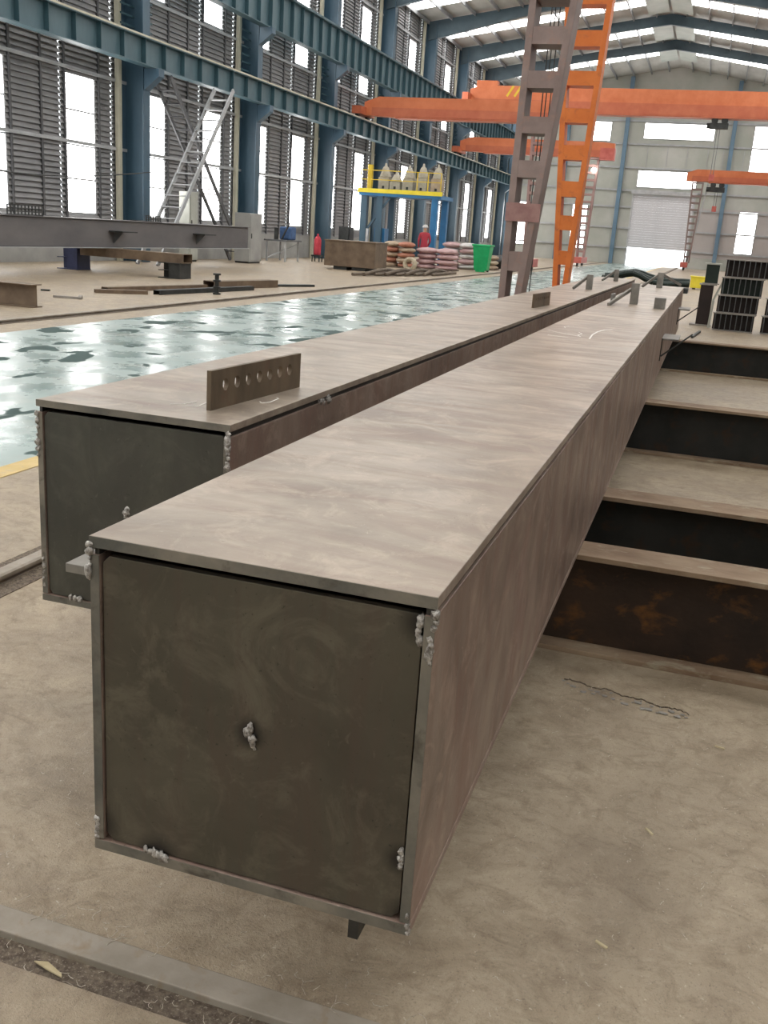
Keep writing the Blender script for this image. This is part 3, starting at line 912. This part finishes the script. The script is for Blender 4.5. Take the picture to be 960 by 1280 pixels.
b1 = thing('bridge_crane', 'middle orange crane bridge whose right end rests on a tall ladder-like leg', 'crane', (-12, 66, 0))
box_bridge(b1, -16.7, -6.75, 66, 6.75, 7.65, .5, .05)
MB().box(-7.6, -6.7, 65.6, 66.4, 6.6, 7.3).build('end_block', 'red_paint', b1)
MB().box(-17.05, -16.6, 65.0, 67.0, 6.66, 7.0).build('end_truck', 'orange_dim', b1)
for y in (65.3, 66.7):
    MB().cyl((-16.94, y, 6.68), (-16.80, y, 6.68), .15, 14).build('wheel', 'dark_metal', b1)
ladder_leg(b1, -8.1, 66, 6.7, .5, 1.0, .5, 'leg_muted', 14)
carriage(b1, -8.1, 66, 3.2, 'red_paint', .55)
for dx in (-.35, .25):
    MB().lathe((-8.1 + dx, 65.6, 5.9), [(.05, .2), (.14, .12), (.16, 0)], 12).build('work_lamp', 'lamp_light', b1)

a2 = thing('bridge_crane', 'high wide orange crane bridge crossing the hall under the roof', 'crane', (-4.5, 68, 9.5))
box_bridge(a2, -16.8, 7.6, 68, 9.52, 11.05, .7, .45, .45)
MB().box(-17.1, -16.7, 66.8, 69.2, 9.96, 10.5).build('end_truck', 'orange_dim', a2)
for y in (67.2, 68.8):
    MB().cyl((-16.99, y, 9.98), (-16.85, y, 9.98), .15, 14).build('wheel', 'dark_metal', a2)
MB().box(-16.4, -15.0, 67.7, 68.3, 11.0, 11.35).build('cable_housing', 'orange', a2)
for k in range(2):
    MB().bar((-14.3 + .5 * k, 67.64, 10.4), (-13.9 + .5 * k, 67.64, 11.04), .14, .012, (0, 1, 0)).build('warning_stripe', 'yellow', a2)
hoist(a2, -.75, 68, 9.5, 3.3)

c1 = thing('bridge_crane', 'low orange crane bridge at the right, its leg in front of the roller door', 'crane', (2, 79, 0))
box_bridge(c1, -2.6, 7.6, 79, 6.4, 7.25, .5)
ladder_leg(c1, -1.75, 79, 6.35, .42, .85, .45, 'tower_brown', 12)
carriage(c1, -1.9, 79, 2.6, 'red_paint', .5)
MB().bar((-1.0, 79.3, 6.3), (-1.75, 79.3, .6), .10, .10).build('leg_strut', 'light_metal', c1)
hoist(c1, -.35, 79, 6.35, 1.6)

# ------------------------------------------------------------------ left side: long beam on supports and offcuts
lb = thing('long_beam', 'long grey painted box beam lying on blocks by the left wall', 'steel beam', (-14.9, 20, .6))
MB().box(-15.3, -14.5, 8.0, 30.0, .62, 1.27).build('body', 'beam_grey', lb, bevel=.02)
MB().box(-15.36, -14.44, 8.0, 30.0, 1.27, 1.29).build('top_flange', 'beam_grey', lb)
MB().box(-15.36, -14.44, 8.0, 30.0, .60, .62).build('bottom_flange', 'girt', lb)
for y, n in ((22.0, 0), (26.3, 1)):
    MB().box(-14.5, -14.1, y, y + .7, 1.0, 1.03).build('lug_plate', 'dark_metal', lb)
    MB().prism([(-14.49, y + .2, 1.0), (-14.2, y + .2, 1.0), (-14.49, y + .2, .72)], (0, .03, 0)).build('gusset', 'grey_metal', lb)
cb = thing('support_beam', 'brown rectangular tube bridging the two blocks under the long grey beam', 'steel beam', (-14, 22, .4))
m = MB()
x0, x1, y0, y1, z0, z1, w = -15.25, -12.3, 21.85, 22.3, .38, .6, .015
m.box(x0, x1, y0, y1, z0, z0 + w).box(x0, x1, y0, y1, z1 - w, z1).box(x0, x1, y0, y0 + w, z0 + w, z1 - w).box(x0, x1, y1 - w, y1, z0 + w, z1 - w)
m.build('tube', 'brown_steel', cb)
def block(label, x, y, mat, h):
    t = thing('support_block', label, 'support block', (x, y, 0), 'blocks under the long grey beam')
    MB().box(x - .3, x + .3, y - .3, y + .3, 0, .02).build('base_plate', mat, t)
    MB().box(x - .3, x + .3, y - .3, y + .3, h - .02, h).build('top_plate', mat, t)
    MB().box(x - .01, x + .30, y - .28, y + .28, .02, h - .02).build('web_box', mat, t)
    MB().box(x - .3, x - .01, y - .01, y + .01, .02, h - .02).build('fin', mat, t)
    MB().box(x - .3, x - .01, y - .28, y + .28, h * .48, h * .48 + .015).build('shelf', mat, t)
block('navy blue steel block under the long grey beam', -15.62, 22.1, 'navy', .6)
block('dark grey steel block under the open end of the brown tube', -12.65, 22.05, 'dark_metal', .38)

def i_piece(name, label, x0, x1, y0, w, h, mat, rz=0, loc=None):
    t = thing(name, label, 'steel beam', loc)
    t.rotation_euler = (0, 0, rz)
    lx, ly, lz = loc
    MB().box(lx + x0, lx + x1, ly + y0, ly + y0 + w, lz, lz + .015).build('bottom_flange', mat, t)
    MB().box(lx + x0, lx + x1, ly + y0, ly + y0 + w, lz + h - .015, lz + h).build('top_flange', mat, t)
    MB().box(lx + x0, lx + x1, ly + y0 + w / 2 - .006, ly + y0 + w / 2 + .006, lz + .015, lz + h - .015).build('web', mat, t)
    return t
i_piece('beam_offcut', 'short rusty H-beam piece on the floor at the left edge of the picture', -2.4, 0, 0, .25, .35, 'brown_steel', .0, (-9.78, 12.75, 0))
def channel(label, a, b, w, h, mat):
    t = thing('steel_channel', label, 'steel bar', (a[0], a[1], 0), 'loose bars beside the green lane')
    d = (Vector(b) - Vector(a)).normalized()
    s = Vector((-d.y, d.x, 0)) * w / 2
    A, B = Vector((*a, 0)), Vector((*b, 0))
    up = Vector((0, 0, 1))
    MB().bar(A + up * (h - .006), B + up * (h - .006), w, .012).build('web', mat, t)
    for q, k in ((s, 1), (-s, -1)):
        MB().bar(A + q + up * (h / 2 - .006), B + q + up * (h / 2 - .006), .012, h - .012).build('flange', mat, t)
channel('long thin brown channel on the floor, leftmost of the loose bars', (-11.05, 16.6), (-10.5, 19.6), .16, .09, 'brown_steel')
channel('short brown channel nearest the green lane among the loose bars', (-11.0, 16.2), (-10.3, 16.9), .14, .07, 'brown_steel')
channel('middle dark channel lying past the round post', (-10.15, 17.0), (-9.75, 20.4), .14, .09, 'dark_metal')
channel('thick brown channel reaching farthest right among the loose bars', (-10.45, 19.7), (-9.95, 22.0), .3, .17, 'brown_steel')
channel('thin flat bar beyond the end of the thick channel', (-10.1, 22.1), (-9.5, 23.4), .2, .05, 'dark_metal')
jp = thing('jack_post', 'small dark ribbed post standing on the floor beside the loose bars', 'post', (-9.55, 18.35, 0))
MB().cyl((-9.55, 18.35, .012), (-9.55, 18.35, .42), .045, 14).build('stem', 'dark_metal', jp)
for z in (0, .13, .26, .39):
    MB().cyl((-9.55, 18.35, z), (-9.55, 18.35, z + .035), .08, 18).build('collar', 'dark_metal', jp)
tag(MB().bar((-10.75, 14.6, .02), (-10.3, 14.75, .02), .05, .04).cyl((-10.33, 14.74, .03), (-10.28, 14.755, .03), .045, 10).build('steel_peg', 'flange_grey', loc=(-10.5, 14.7, 0)), 'small pale peg lying alone on the floor near the rusty H-beam piece', 'peg')
tag(MB().bar((-11.75, 15.6, .015), (-11.6, 15.65, .015), .08, .03).build('steel_scrap', 'dark_metal', loc=(-11.7, 15.6, 0), bevel=.005), 'tiny dark scrap on the floor behind the H-beam piece', 'scrap')

pc = MB()
pts = [(-16.4 - .4 * (k / 12), 14 + 14.0 * k / 12, 2.75 - .5 * math.sin(math.pi * k / 12)) for k in range(13)]
pc.tube(pts, .018, 6)
tag(pc.build('power_cable', 'dark_metal', loc=(-16.4, 14, 2.7)), 'dark sagging cable strung in front of the left wall windows', 'cable')

# small items on the long beam
def crate(label, x, y, z, lx, ly, lz):
    t = thing('wire_crate', label, 'crate', (x, y, z))
    for i in range(int(ly / .12) + 1):
        MB().box(x + lx / 2 - .01, x + lx / 2 + .01, y - ly / 2 + .12 * i, y - ly / 2 + .12 * i + .03, z, z + lz).build('upright', 'dark_metal', t)
    for k in range(4):
        MB().box(x + lx / 2 - .012, x + lx / 2 + .012, y - ly / 2, y + ly / 2, z + lz * k / 3.3, z + lz * k / 3.3 + .02).build('wire_rail', 'dark_metal', t)
    MB().box(x - lx / 2, x + lx / 2 - .012, y - ly / 2, y + ly / 2, z, z + .02).build('tray', 'dark_metal', t)
crate('black wire crate on top of the long grey beam at the picture edge', -14.9, 18.9, 1.29, .6, 1.2, .22)
crate('small black wire crate on the long beam before the blue column', -14.9, 24.4, 1.29, .5, .8, .16)

# ------------------------------------------------------------------ stairs up to the runway
def stair(label, a, b, width, n, mat):
    """open steel stair from a (foot) to b (head): two stringers and treads, spread in x"""
    t = thing('steel_stair', label, 'stair', (a[0], a[1], 0), 'crossing stairs by the left wall')
    for s in (-.5, .5):
        MB().bar((a[0] + s * width, a[1], a[2]), (b[0] + s * width, b[1], b[2]), .05, .14).build('stringer', mat, t)
    for k in range(1, n):
        p = Vector(a).lerp(Vector(b), k / n)
        MB().box(p.x - width / 2 + .03, p.x + width / 2 - .03, p.y - .12, p.y + .12, p.z - .015, p.z + .015).build('tread', mat, t)
    return t
stair('pale steel stair climbing to the right between the two wall windows', (-16.2, 26.6, 0), (-16.2, 31.4, 5.6), .7, 16, 'girt')
stair('dark steel stair climbing to the left, crossing behind the pale one', (-17.0, 34.3, 0), (-17.0, 28.8, 5.6), .6, 16, 'mullion')

# ------------------------------------------------------------------ cabinets and small plant by the left wall
def cabinet(label, x, y, lx, ly, lz, mat, z0=0):
    t = thing('electric_cabinet', label, 'cabinet', (x, y, z0))
    MB().box(x - lx / 2, x + lx / 2, y - ly / 2, y + ly / 2, z0 + .06, z0 + lz).build('body', mat, t, bevel=.01)
    MB().box(x - lx / 2 + .03, x + lx / 2 - .03, y - ly / 2 + .03, y + ly / 2 - .03, z0, z0 + .06).build('plinth', 'dark_metal', t)
    d = MB().box(x + lx / 2, x + lx / 2 + .02, y - ly / 2 + .05, y + ly / 2 - .05, z0 + .12, z0 + lz - .06).build('door', mat, t, bevel=.005)
    MB().box(x + lx / 2 + .02, x + lx / 2 + .04, y - ly / 2 + .1, y - ly / 2 + .13, z0 + lz * .5, z0 + lz * .6).build('handle', 'dark_metal', d)
cabinet('pale green electric cabinet between the crossing stairs', -17.2, 30.9, .4, .6, 2.3, 'cabinet')
cabinet('low grey cabinet at the foot of the dark stair', -16.15, 33.4, .6, 1.0, 1.75, 'plinth')
cabinet('tall dark switch cabinet beside the column left of the platform', -16.6, 44.9, .5, .7, 1.5, 'dark_metal')

wc = thing('work_table', 'cluttered work table with blue machine by the left wall windows', 'work table', (-16.55, 37.5, 0))
MB().box(-17.05, -16.05, 36.7, 38.2, .78, .84).build('table_top', 'grey_metal', wc)
for x in (-16.95, -16.15):
    for y in (36.8, 38.1):
        MB().box(x - .03, x + .03, y - .03, y + .03, 0, .78).build('leg', 'light_metal', wc)
MB().bar((-16.95, 36.8, .1), (-16.15, 38.1, .7), .04, .04).build('cross_brace', 'light_metal', wc)
MB().box(-16.75, -16.25, 37.5, 38.1, .84, 1.35).build('machine_body', 'cloth_blue', wc, bevel=.06)
MB().cyl((-16.65, 37.0, .84), (-16.65, 37.0, 1.3), .09, 12).build('canister', 'dark_metal', wc)
MB().bar((-16.55, 37.3, .84), (-16.05, 36.9, 1.5), .05, .05).build('torch_arm', 'dark_metal', wc)
fe = thing('red_cylinder', 'small red gas cylinder on a stand left of the grey steel box', 'gas cylinder', (-15.9, 39.6, 0))
MB().lathe((-15.9, 39.6, .28), [(.13, 0), (.15, .05), (.15, .62), (.09, .74), (.04, .78), (.04, .86)], 16).build('bottle', 'cloth_red', fe, smooth=True)
MB().box(-16.1, -15.7, 39.4, 39.8, .22, .28).build('stand_top', 'dark_metal', fe)
for sx in (-.16, .16):
    for sy in (-.16, .16):
        MB().box(-15.9 + sx - .02, -15.9 + sx + .02, 39.6 + sy - .02, 39.6 + sy + .02, 0, .22).build('stand_leg', 'dark_metal', fe)

gb = thing('steel_bin', 'closed grey-brown steel box on dark feet, left of the stacked sacks', 'steel box', (-12.5, 35, 0))
gb.rotation_euler = (0, 0, math.radians(4))
ABS[gb.name] = (0, 0, 0)
MB().box(-.95, .95, -.9, .9, .12, 1.0).build('body', 'brown_steel', gb, bevel=.01)
MB().box(-.98, .98, -.93, .93, 1.0, 1.03).build('lid', 'brown_steel', gb)
for x in (-.35, .35):
    MB().box(x - .25, x + .25, -.85, .85, 0, .12).build('skid', 'dark_metal', gb)

# platform with hoppers
PY = 44.0
pf = thing('work_platform', 'blue steel platform with yellow edge and rail carrying hoppers', 'platform', (-13.8, PY, 0))
MB().box(-15.75, -11.85, PY, PY + 2.2, 2.95, 3.12).build('deck', 'bright_blue', pf)
MB().box(-15.8, -11.8, PY - .04, PY, 3.08, 3.26).build('deck_edge', 'bright_yellow', pf)
for x in (-15.5, -14.75, -12.15):
    for y in (PY + .2, PY + 2.0):
        MB().box(x - .14, x + .14, y - .14, y + .14, 0, 2.95).build('column', 'bright_blue' if x > -14 else 'blue_steel', pf)
MB().bar((-15.4, PY + .2, 1.4), (-14.3, PY + .2, 2.9), .1, .1).build('diagonal_brace', 'blue_steel', pf)
MB().box(-15.0, -14.5, PY + .3, PY + .9, 0, 1.55).build('pump_box', 'bright_blue', pf)
MB().bar((-15.25, PY + .05, .1), (-15.25, PY + .05, 1.5), .12, .12).build('pipe_post', 'light_metal', pf)
for z in (3.65, 4.05):
    MB().bar((-15.7, PY, z), (-11.9, PY, z), .035, .035).build('hand_rail', 'yellow', pf)
for x in (-15.7, -15.2, -13.0, -12.5, -11.9):
    MB().bar((x, PY, 3.26), (x, PY, 4.05), .04, .04).build('rail_post', 'yellow', pf)
MB().cyl((-15.35, PY + .3, 3.12), (-15.35, PY + .3, 4.3), .13, 14).build('yellow_post', 'yellow', pf)
hop = [('leftmost pale hopper on the blue platform, beside the yellow post', -14.75, 'hopper', 1.3), ('second pale hopper from the left on the blue platform, lower than its neighbours', -14.2, 'hopper', .95), ('middle pale hopper of the five on the blue platform', -13.6, 'hopper', 1.25),
       ('fourth pale hopper on the blue platform, with a thin spout', -12.95, 'hopper', 1.35), ('rightmost hopper on the blue platform, tan below and pale above', -12.25, 'sack_tan', 1.35)]
for lab, x, mt, hh in hop:
    t = thing('hopper', lab, 'hopper', (x, PY + .7, 3.12), 'hoppers on the blue platform')
    MB().box(x - .25, x + .25, PY + .45, PY + .95, 3.12, 3.12 + hh * .52).build('bin', mt, t, bevel=.02)
    MB().lathe((x, PY + .7, 3.12 + hh * .52), [(.27, 0), (.25, .08), (.13, hh * .34), (.06, hh * .38), (.04, hh * .48)], 16).build('cone_top', 'hopper', t, smooth=True)
    MB().box(x - .05, x + .05, PY + .42, PY + .45, 3.3, 3.42).build('outlet', 'dark_metal', t)

# sacks, ropes, bin
def pile(name, label, x, y, w, d, rows, hgt, mats, group=None, cat='sack pile'):
    t = thing(name, label, cat, (x, y, 0), group)
    for r in range(rows):
        n = 2
        for i in range(n):
            sx = x - w / 2 + w * (i + .5) / n + random.uniform(-.04, .04)
            MB().blob((sx, y + random.uniform(-.05, .05), hgt * (r + .5)), 1, (w / n * .56, d * .55, hgt * .60), .05, 3).build('sack', mats[(r + i) % len(mats)], t, smooth=True)
    MB().box(x - w / 2, x + w / 2, y - d / 2, y + d / 2, 0, .05).build('pallet', 'strap', t)
pile('sack_stack', 'tan and red sacks stacked on a pallet behind the grey steel box', -12.55, 40.5, 1.25, 1.0, 5, .21, ['sack_tan', 'sack_red'])
pile('sack_stack', 'low pile of pink wrapped sacks behind the rope coil', -11.05, 41.2, 1.7, 1.2, 4, .22, ['sack_pink'])
pile('sack_stack', 'white-topped pink sack pile beside the green bin', -10.9, 44.6, 1.6, 1.1, 5, .23, ['sack_pink', 'sack_white'])
pile('sack_stack', 'beige sack heap between the pink sacks and the green bin', -10.3, 46.5, 1.6, 1.0, 3, .22, ['rope', 'sack_tan'])
tc = MB().torus((-11.2, 37.6, .27), .2, .07, 'y').torus((-11.2, 37.75, .27), .2, .07, 'y')
tag(tc.build('rope_coil', 'rope', loc=(-11.2, 37.6, 0), smooth=True), 'upright coil of beige hose in front of the pink sacks', 'hose coil')
for i in range(9):
    yy = 30.2 + i * .55
    pts = []
    for k in range(9):
        s = k / 8
        pts.append((-10.75 + .17 * i + .25 * (s - .5) + .10 * math.sin(3 * s + i * .25), yy + 3.2 * s, .065 + .13 * math.sin(math.pi * s) * (i % 2)))
    tag(MB().tube(pts, .05 + .01 * (i % 2), 8).build('lifting_sling', 'strap', loc=(pts[0][0], pts[0][1], 0), smooth=False), 'brown lifting sling in the heap on the floor before the pink sacks', 'sling', 'slings heaped beside the green lane')
bn = thing('wheelie_bin', 'bright green plastic wheelie bin beside the green lane', 'bin', (-9.5, 43, 0))
m = MB()
m.hexa([(-9.78, 42.72, .06), (-9.22, 42.72, .06), (-9.22, 43.28, .06), (-9.78, 43.28, .06), (-9.88, 42.62, 1.08), (-9.12, 42.62, 1.08), (-9.12, 43.4, 1.08), (-9.88, 43.4, 1.08)])
m.build('body', 'green_plastic', bn, bevel=.03)
MB().box(-9.92, -9.08, 42.58, 43.44, 1.08, 1.16).build('lid', 'green_plastic', bn, bevel=.02)
for x in (-9.72, -9.28):
    MB().cyl((x - .04, 43.3, .11), (x + .04, 43.3, .11), .11, 16).build('wheel', 'dark_metal', bn)
MB().box(-9.7, -9.3, 42.72, 42.8, 0, .08).build('foot', 'green_plastic', bn)
tag(MB().blob((-9.9, 49.6, .3), 1, (.6, .8, .34), .12, 3).build('tarp_bundle', 'dark_metal', loc=(-9.9, 49.6, 0), smooth=True), 'dark bundle on the floor right of the green bin', 'bundle')

# ------------------------------------------------------------------ a worker in red by the platform
def person(x, y, face):
    t = thing('person', 'person in red work clothes and pale helmet standing under the platform', 'person', (x, y, 0))
    J = {'pelvis': ((0, 0, .95), .15), 'waist': ((0, 0, 1.12), .14), 'chest': ((0, .01, 1.34), .165), 'neck': ((0, .0, 1.50), .06), 'head0': ((0, -.01, 1.60), .085), 'head': ((0, -.01, 1.70), .095),
         'shl': ((-.19, 0, 1.42), .07), 'ell': ((-.25, .02, 1.14), .05), 'wrl': ((-.20, -.16, .96), .038), 'hal': ((-.18, -.24, .93), .04),
         'shr': ((.19, 0, 1.42), .07), 'elr': ((.26, .02, 1.15), .05), 'wrr': ((.24, -.10, .92), .038), 'har': ((.23, -.16, .86), .04),
         'hil': ((-.09, 0, .88), .10), 'knl': ((-.11, -.02, .50), .07), 'anl': ((-.12, .02, .09), .05), 'tol': ((-.13, -.14, .045), .045),
         'hir': ((.09, 0, .88), .10), 'knr': ((.11, -.03, .50), .07), 'anr': ((.13, .04, .09), .05), 'tor': ((.15, -.12, .045), .045)}
    E_ = [('pelvis', 'waist'), ('waist', 'chest'), ('chest', 'neck'), ('neck', 'head0'), ('head0', 'head'), ('chest', 'shl'), ('shl', 'ell'), ('ell', 'wrl'), ('wrl', 'hal'), ('chest', 'shr'), ('shr', 'elr'), ('elr', 'wrr'), ('wrr', 'har'),
          ('pelvis', 'hil'), ('hil', 'knl'), ('knl', 'anl'), ('anl', 'tol'), ('pelvis', 'hir'), ('hir', 'knr'), ('knr', 'anr'), ('anr', 'tor')]
    ks = list(J)
    me = bpy.data.meshes.new('body')
    me.from_pydata([J[k][0] for k in ks], [(ks.index(a), ks.index(b)) for a, b in E_], [])
    o = bpy.data.objects.new('body', me)
    C.objects.link(o)
    o.parent = t
    sk = o.modifiers.new('skin', 'SKIN')
    sk.use_smooth_shade = True
    for i, k in enumerate(ks):
        q = me.skin_vertices[0].data[i]
        r = J[k][1]
        q.radius = (r, r * (.72 if k in ('pelvis', 'waist', 'chest') else 1))
        q.use_root = (k == 'pelvis')
    ss = o.modifiers.new('smooth', 'SUBSURF')
    ss.levels = ss.render_levels = 2
    # clothing colours by height on the one body mesh: red jacket and trousers, skin on face and hands
    m, nt, b = nodes_of('worker')
    tcn = nt.nodes.new('ShaderNodeTexCoord')
    sp = nt.nodes.new('ShaderNodeSeparateXYZ')
    link(nt, tcn.outputs['Object'], sp.inputs[0])
    col = ramp(nt, sp.outputs['Z'], [(0.0, (.03, .03, .03)), (.08, (.12, .04, .05)), (.52, (.38, .035, .06)), (.90, (.45, .05, .07)), (.915, (.48, .30, .2))])
    mr = nt.nodes.new('ShaderNodeMapRange')
    mr.inputs['From Max'].default_value = 1.66
    link(nt, sp.outputs['Z'], mr.inputs['Value'])
    rn = [n for n in nt.nodes if n.type == 'VALTORGB'][0]
    link(nt, mr.outputs['Result'], rn.inputs['Fac'])
    link(nt, col, b.inputs['Base Color'])
    b.inputs['Roughness'].default_value = .85
    me.materials.append(m)
    off = lambda p: (p[0] + x, p[1] + y, p[2])
    MB().lathe(off((0, 0, 1.71)), [(.15, 0), (.125, .02), (.115, .07), (.07, .11), (.01, .125)], 18).build('helmet', 'sack_white', t, smooth=True)
    for s in (-1, 1):
        for k in range(5):
            hx, hy, hz = (-.18, -.24, .93) if s < 0 else (.23, -.16, .86)
            a = off((hx + (k - 2) * .014, hy - .02, hz))
            bb = off((hx + (k - 2) * .017, hy - .06, hz - .03 - .004 * (2 - abs(k - 2))))
            MB().cyl(a, bb, .009, 6).build('finger', 'skin', t)
    MB().blob(off((0, -.108, 1.655)), 1, (.014, .02, .02), .0, 1).build('nose', 'skin', t, smooth=True)
    t.rotation_euler = (0, 0, face)
person(-12.3, 43.4, math.radians(200))

# ------------------------------------------------------------------ right side: ribbed beams in a stack, upright sections, yellow box
def ribbed(label, x0, x1, y, z0, h, mat, ribs):
    t = thing('ribbed_beam', label, 'steel beam', ((x0 + x1) / 2, y, z0), 'short ribbed beams stacked at the right')
    MB().box(x0, x1, y, y + .3, z0, z0 + .018).build('bottom_flange', 'flange_grey', t)
    MB().box(x0 - .02, x1 + .02, y, y + .3, z0 + h - .018, z0 + h).build('top_flange', 'flange_grey', t)
    MB().box(x0, x1, y + .14, y + .16, z0 + .018, z0 + h - .018).build('web', mat, t)
    r0 = MB().box(x0 + .03, x0 + .043, y + .004, y + .14, z0 + .018, z0 + h - .018).build('rib', 'grey_metal', t)
    st = (x1 - x0 - .07) / (ribs - 1)
    repeat(r0, t, [(st * k, 0, 0) for k in range(1, ribs)])
for k, nm in enumerate(('bottom', 'second from bottom', 'third from bottom', 'top')):
    dx = .03 * k
    ribbed('ribbed dark beam, %s of the left stack at the right edge' % nm, .22 + dx, 1.0 + dx + (.2 if k == 3 else 0), 21.0, .35 * k, .35, 'black_green' if k == 2 else 'black_brown', 8 if k < 3 else 10)
for k, nm in enumerate(('bottom', 'second', 'third')):
    ribbed('ribbed dark beam, %s of the stack cut by the right picture edge' % nm, 1.15 + .03 * k, 2.2, 21.05, .35 * k, .35, 'black_brown', 8)
st = thing('steel_stub', 'tall dark brown I-section standing left of the ribbed beams', 'steel stub', (0, 22, 0))
MB().box(-.12, .14, 21.9, 22.2, .03, .84).build('web_box', 'black_brown', st)
MB().box(-.24, .2, 21.85, 22.25, 0, .03).build('base_flange', 'flange_grey', st)
MB().box(-.15, .2, 21.85, 22.25, .84, .865).build('cap_flange', 'flange_grey', st)
st = thing('steel_stub', 'dark green I-section standing on the brown one by the ribbed beams', 'steel stub', (.05, 22, .865))
MB().box(-.06, .2, 21.92, 22.18, .885, 1.26).build('web_box', 'black_green', st)
MB().box(-.1, .24, 21.88, 22.22, .865, .885).build('base_flange', 'flange_grey', st)
MB().box(-.1, .24, 21.88, 22.22, 1.26, 1.29).build('cap_flange', 'cabinet', st)
tag(MB().bar((.16, 21.5, .55), (.30, 21.5, .95), .05, .04).bar((.15, 21.5, 0), (.17, 21.5, .56), .09, .05).build('bent_bracket', 'cabinet', loc=(.16, 21.5, 0)), 'bent pale bracket leaning between the brown stub and the ribbed stack', 'bracket')
yb = thing('yellow_box', 'bright yellow box on the floor past the end of the girders', 'box', (-.2, 42.6, 0))
MB().box(-.66, .26, 42.2, 43.0, .06, .48).build('body', 'bright_yellow', yb, bevel=.02)
MB().box(-.69, .29, 42.17, 43.03, .48, .52).build('lid', 'bright_yellow', yb)
for x in (-.5, .1):
    MB().box(x - .06, x + .06, 42.3, 42.9, 0, .06).build('runner', 'dark_metal', yb)
# black hose bundle past the far ends
for i in range(5):
    pts = []
    for k in range(15):
        u = k / 14
        x = -1.95 + 1.65 * u
        z = .945 + .03 * (i % 2) + .13 * math.exp(-((u - .42) / .16) ** 2) + .02 * math.sin(7 * u + i)
        z -= .9 * max(0, .12 - u) / .12
        pts.append((x, 17.5 + .13 * i + .35 * u + .03 * math.sin(6 * u + i), max(.06, z)))
    tag(MB().tube(pts, .045, 8).build('hose', 'black_green', loc=(pts[0][0], pts[0][1], 0)), 'thick black hose draped in the bundle past the far ends of the girders', 'hose', 'black hoses past the girders')
hs = thing('hose_stand', 'dark trestle holding up the black hoses past the girders', 'trestle', (-1.0, 18.0, 0))
MB().box(-1.6, -.3, 17.7, 18.5, .80, .87).build('beam', 'dark_metal', hs)
for x in (-1.4, -.45):
    for q in (-1, 1):
        MB().bar((x, 18.05, .82), (x, 18.05 + q * .3, 0), .05, .05).build('leg', 'dark_metal', hs)
# chocks and rods on the floor right of the girder
for (a, b, lab) in (((.05, 15.5), (.45, 17.2), 'thin dark rod on the floor between the fourth beam and the ribbed stack'), ((-.12, 18.5), (.0, 20.0), 'short dark rod on the floor beside the far end of the near girder')):
    tag(MB().bar((a[0], a[1], .02), (b[0], b[1], .02), .04, .04).build('steel_rod', 'dark_metal', loc=(a[0], a[1], 0)), lab, 'rod')

# ------------------------------------------------------------------ debris on the near floor
chips = [((.06, 2.42), 0.9, 'straight pale chip on the floor right of the near girder'), ((-.02, 1.92), .5, 'pale chip on the floor near the bottom of the picture'), ((.24, 2.98), .2, 'small dark curl on the floor before the rusty cross beam')]
for (x, y), a, lab in chips:
    tag(MB().bar((x, y, .008), (x + .03 * math.cos(a), y - .03 * math.sin(a), .008), .006, .004).build('wood_chip', 'wood_chip', loc=(x, y, .005)), lab, 'chip')
lf = MB().prism([(-1.13, 1.405, -.004), (-1.10, 1.412, -.002), (-1.055, 1.395, -.003), (-1.05, 1.388, -.004), (-1.09, 1.395, -.004)], (0, 0, .003))
tag(lf.build('dry_leaf', 'wood_chip', loc=(-1.09, 1.4, -.01)), 'pale dry leaf in the dirt beside the steel strip at the bottom left', 'leaf')
dm = MB()
def curl(x, y, s, z=.004):
    a0 = random.uniform(0, 6.28)
    n = random.randint(2, 5)
    pts = [Vector((x, y, z))]
    for k in range(n):
        a0 += random.uniform(-1.1, 1.1)
        pts.append(pts[-1] + Vector((math.cos(a0) * s, math.sin(a0) * s, random.uniform(-.001, .002))))
    for a, b in zip(pts[:-1], pts[1:]):
        dm.bar(a, b, .0010, .0010)
for k in range(110):                                   # along the strip
    curl(random.uniform(-1.7, 1.2), 1.52 + abs(random.gauss(0, .02)), random.uniform(.004, .012), .008)
for k in range(130):                                   # in the trench
    curl(random.uniform(-1.7, .6), random.uniform(1.378, 1.445), random.uniform(.003, .009), -.009)
for k in range(520):                                   # swept over the slab
    x, y = random.uniform(-.3, 1.4), random.uniform(1.55, 3.4)
    curl(x, y, random.uniform(.0012, .0045), .007)
for k in range(60):
    curl(random.uniform(-1.7, -.35), random.uniform(1.55, 2.1), random.uniform(.003, .008), .008)
d = dm.build('metal_shavings', 'shaving', kind='stuff')
d['label'] = 'fine bright metal shavings scattered over the near concrete floor'
d['category'] = 'shavings'
bpy.context.view_layer.update()
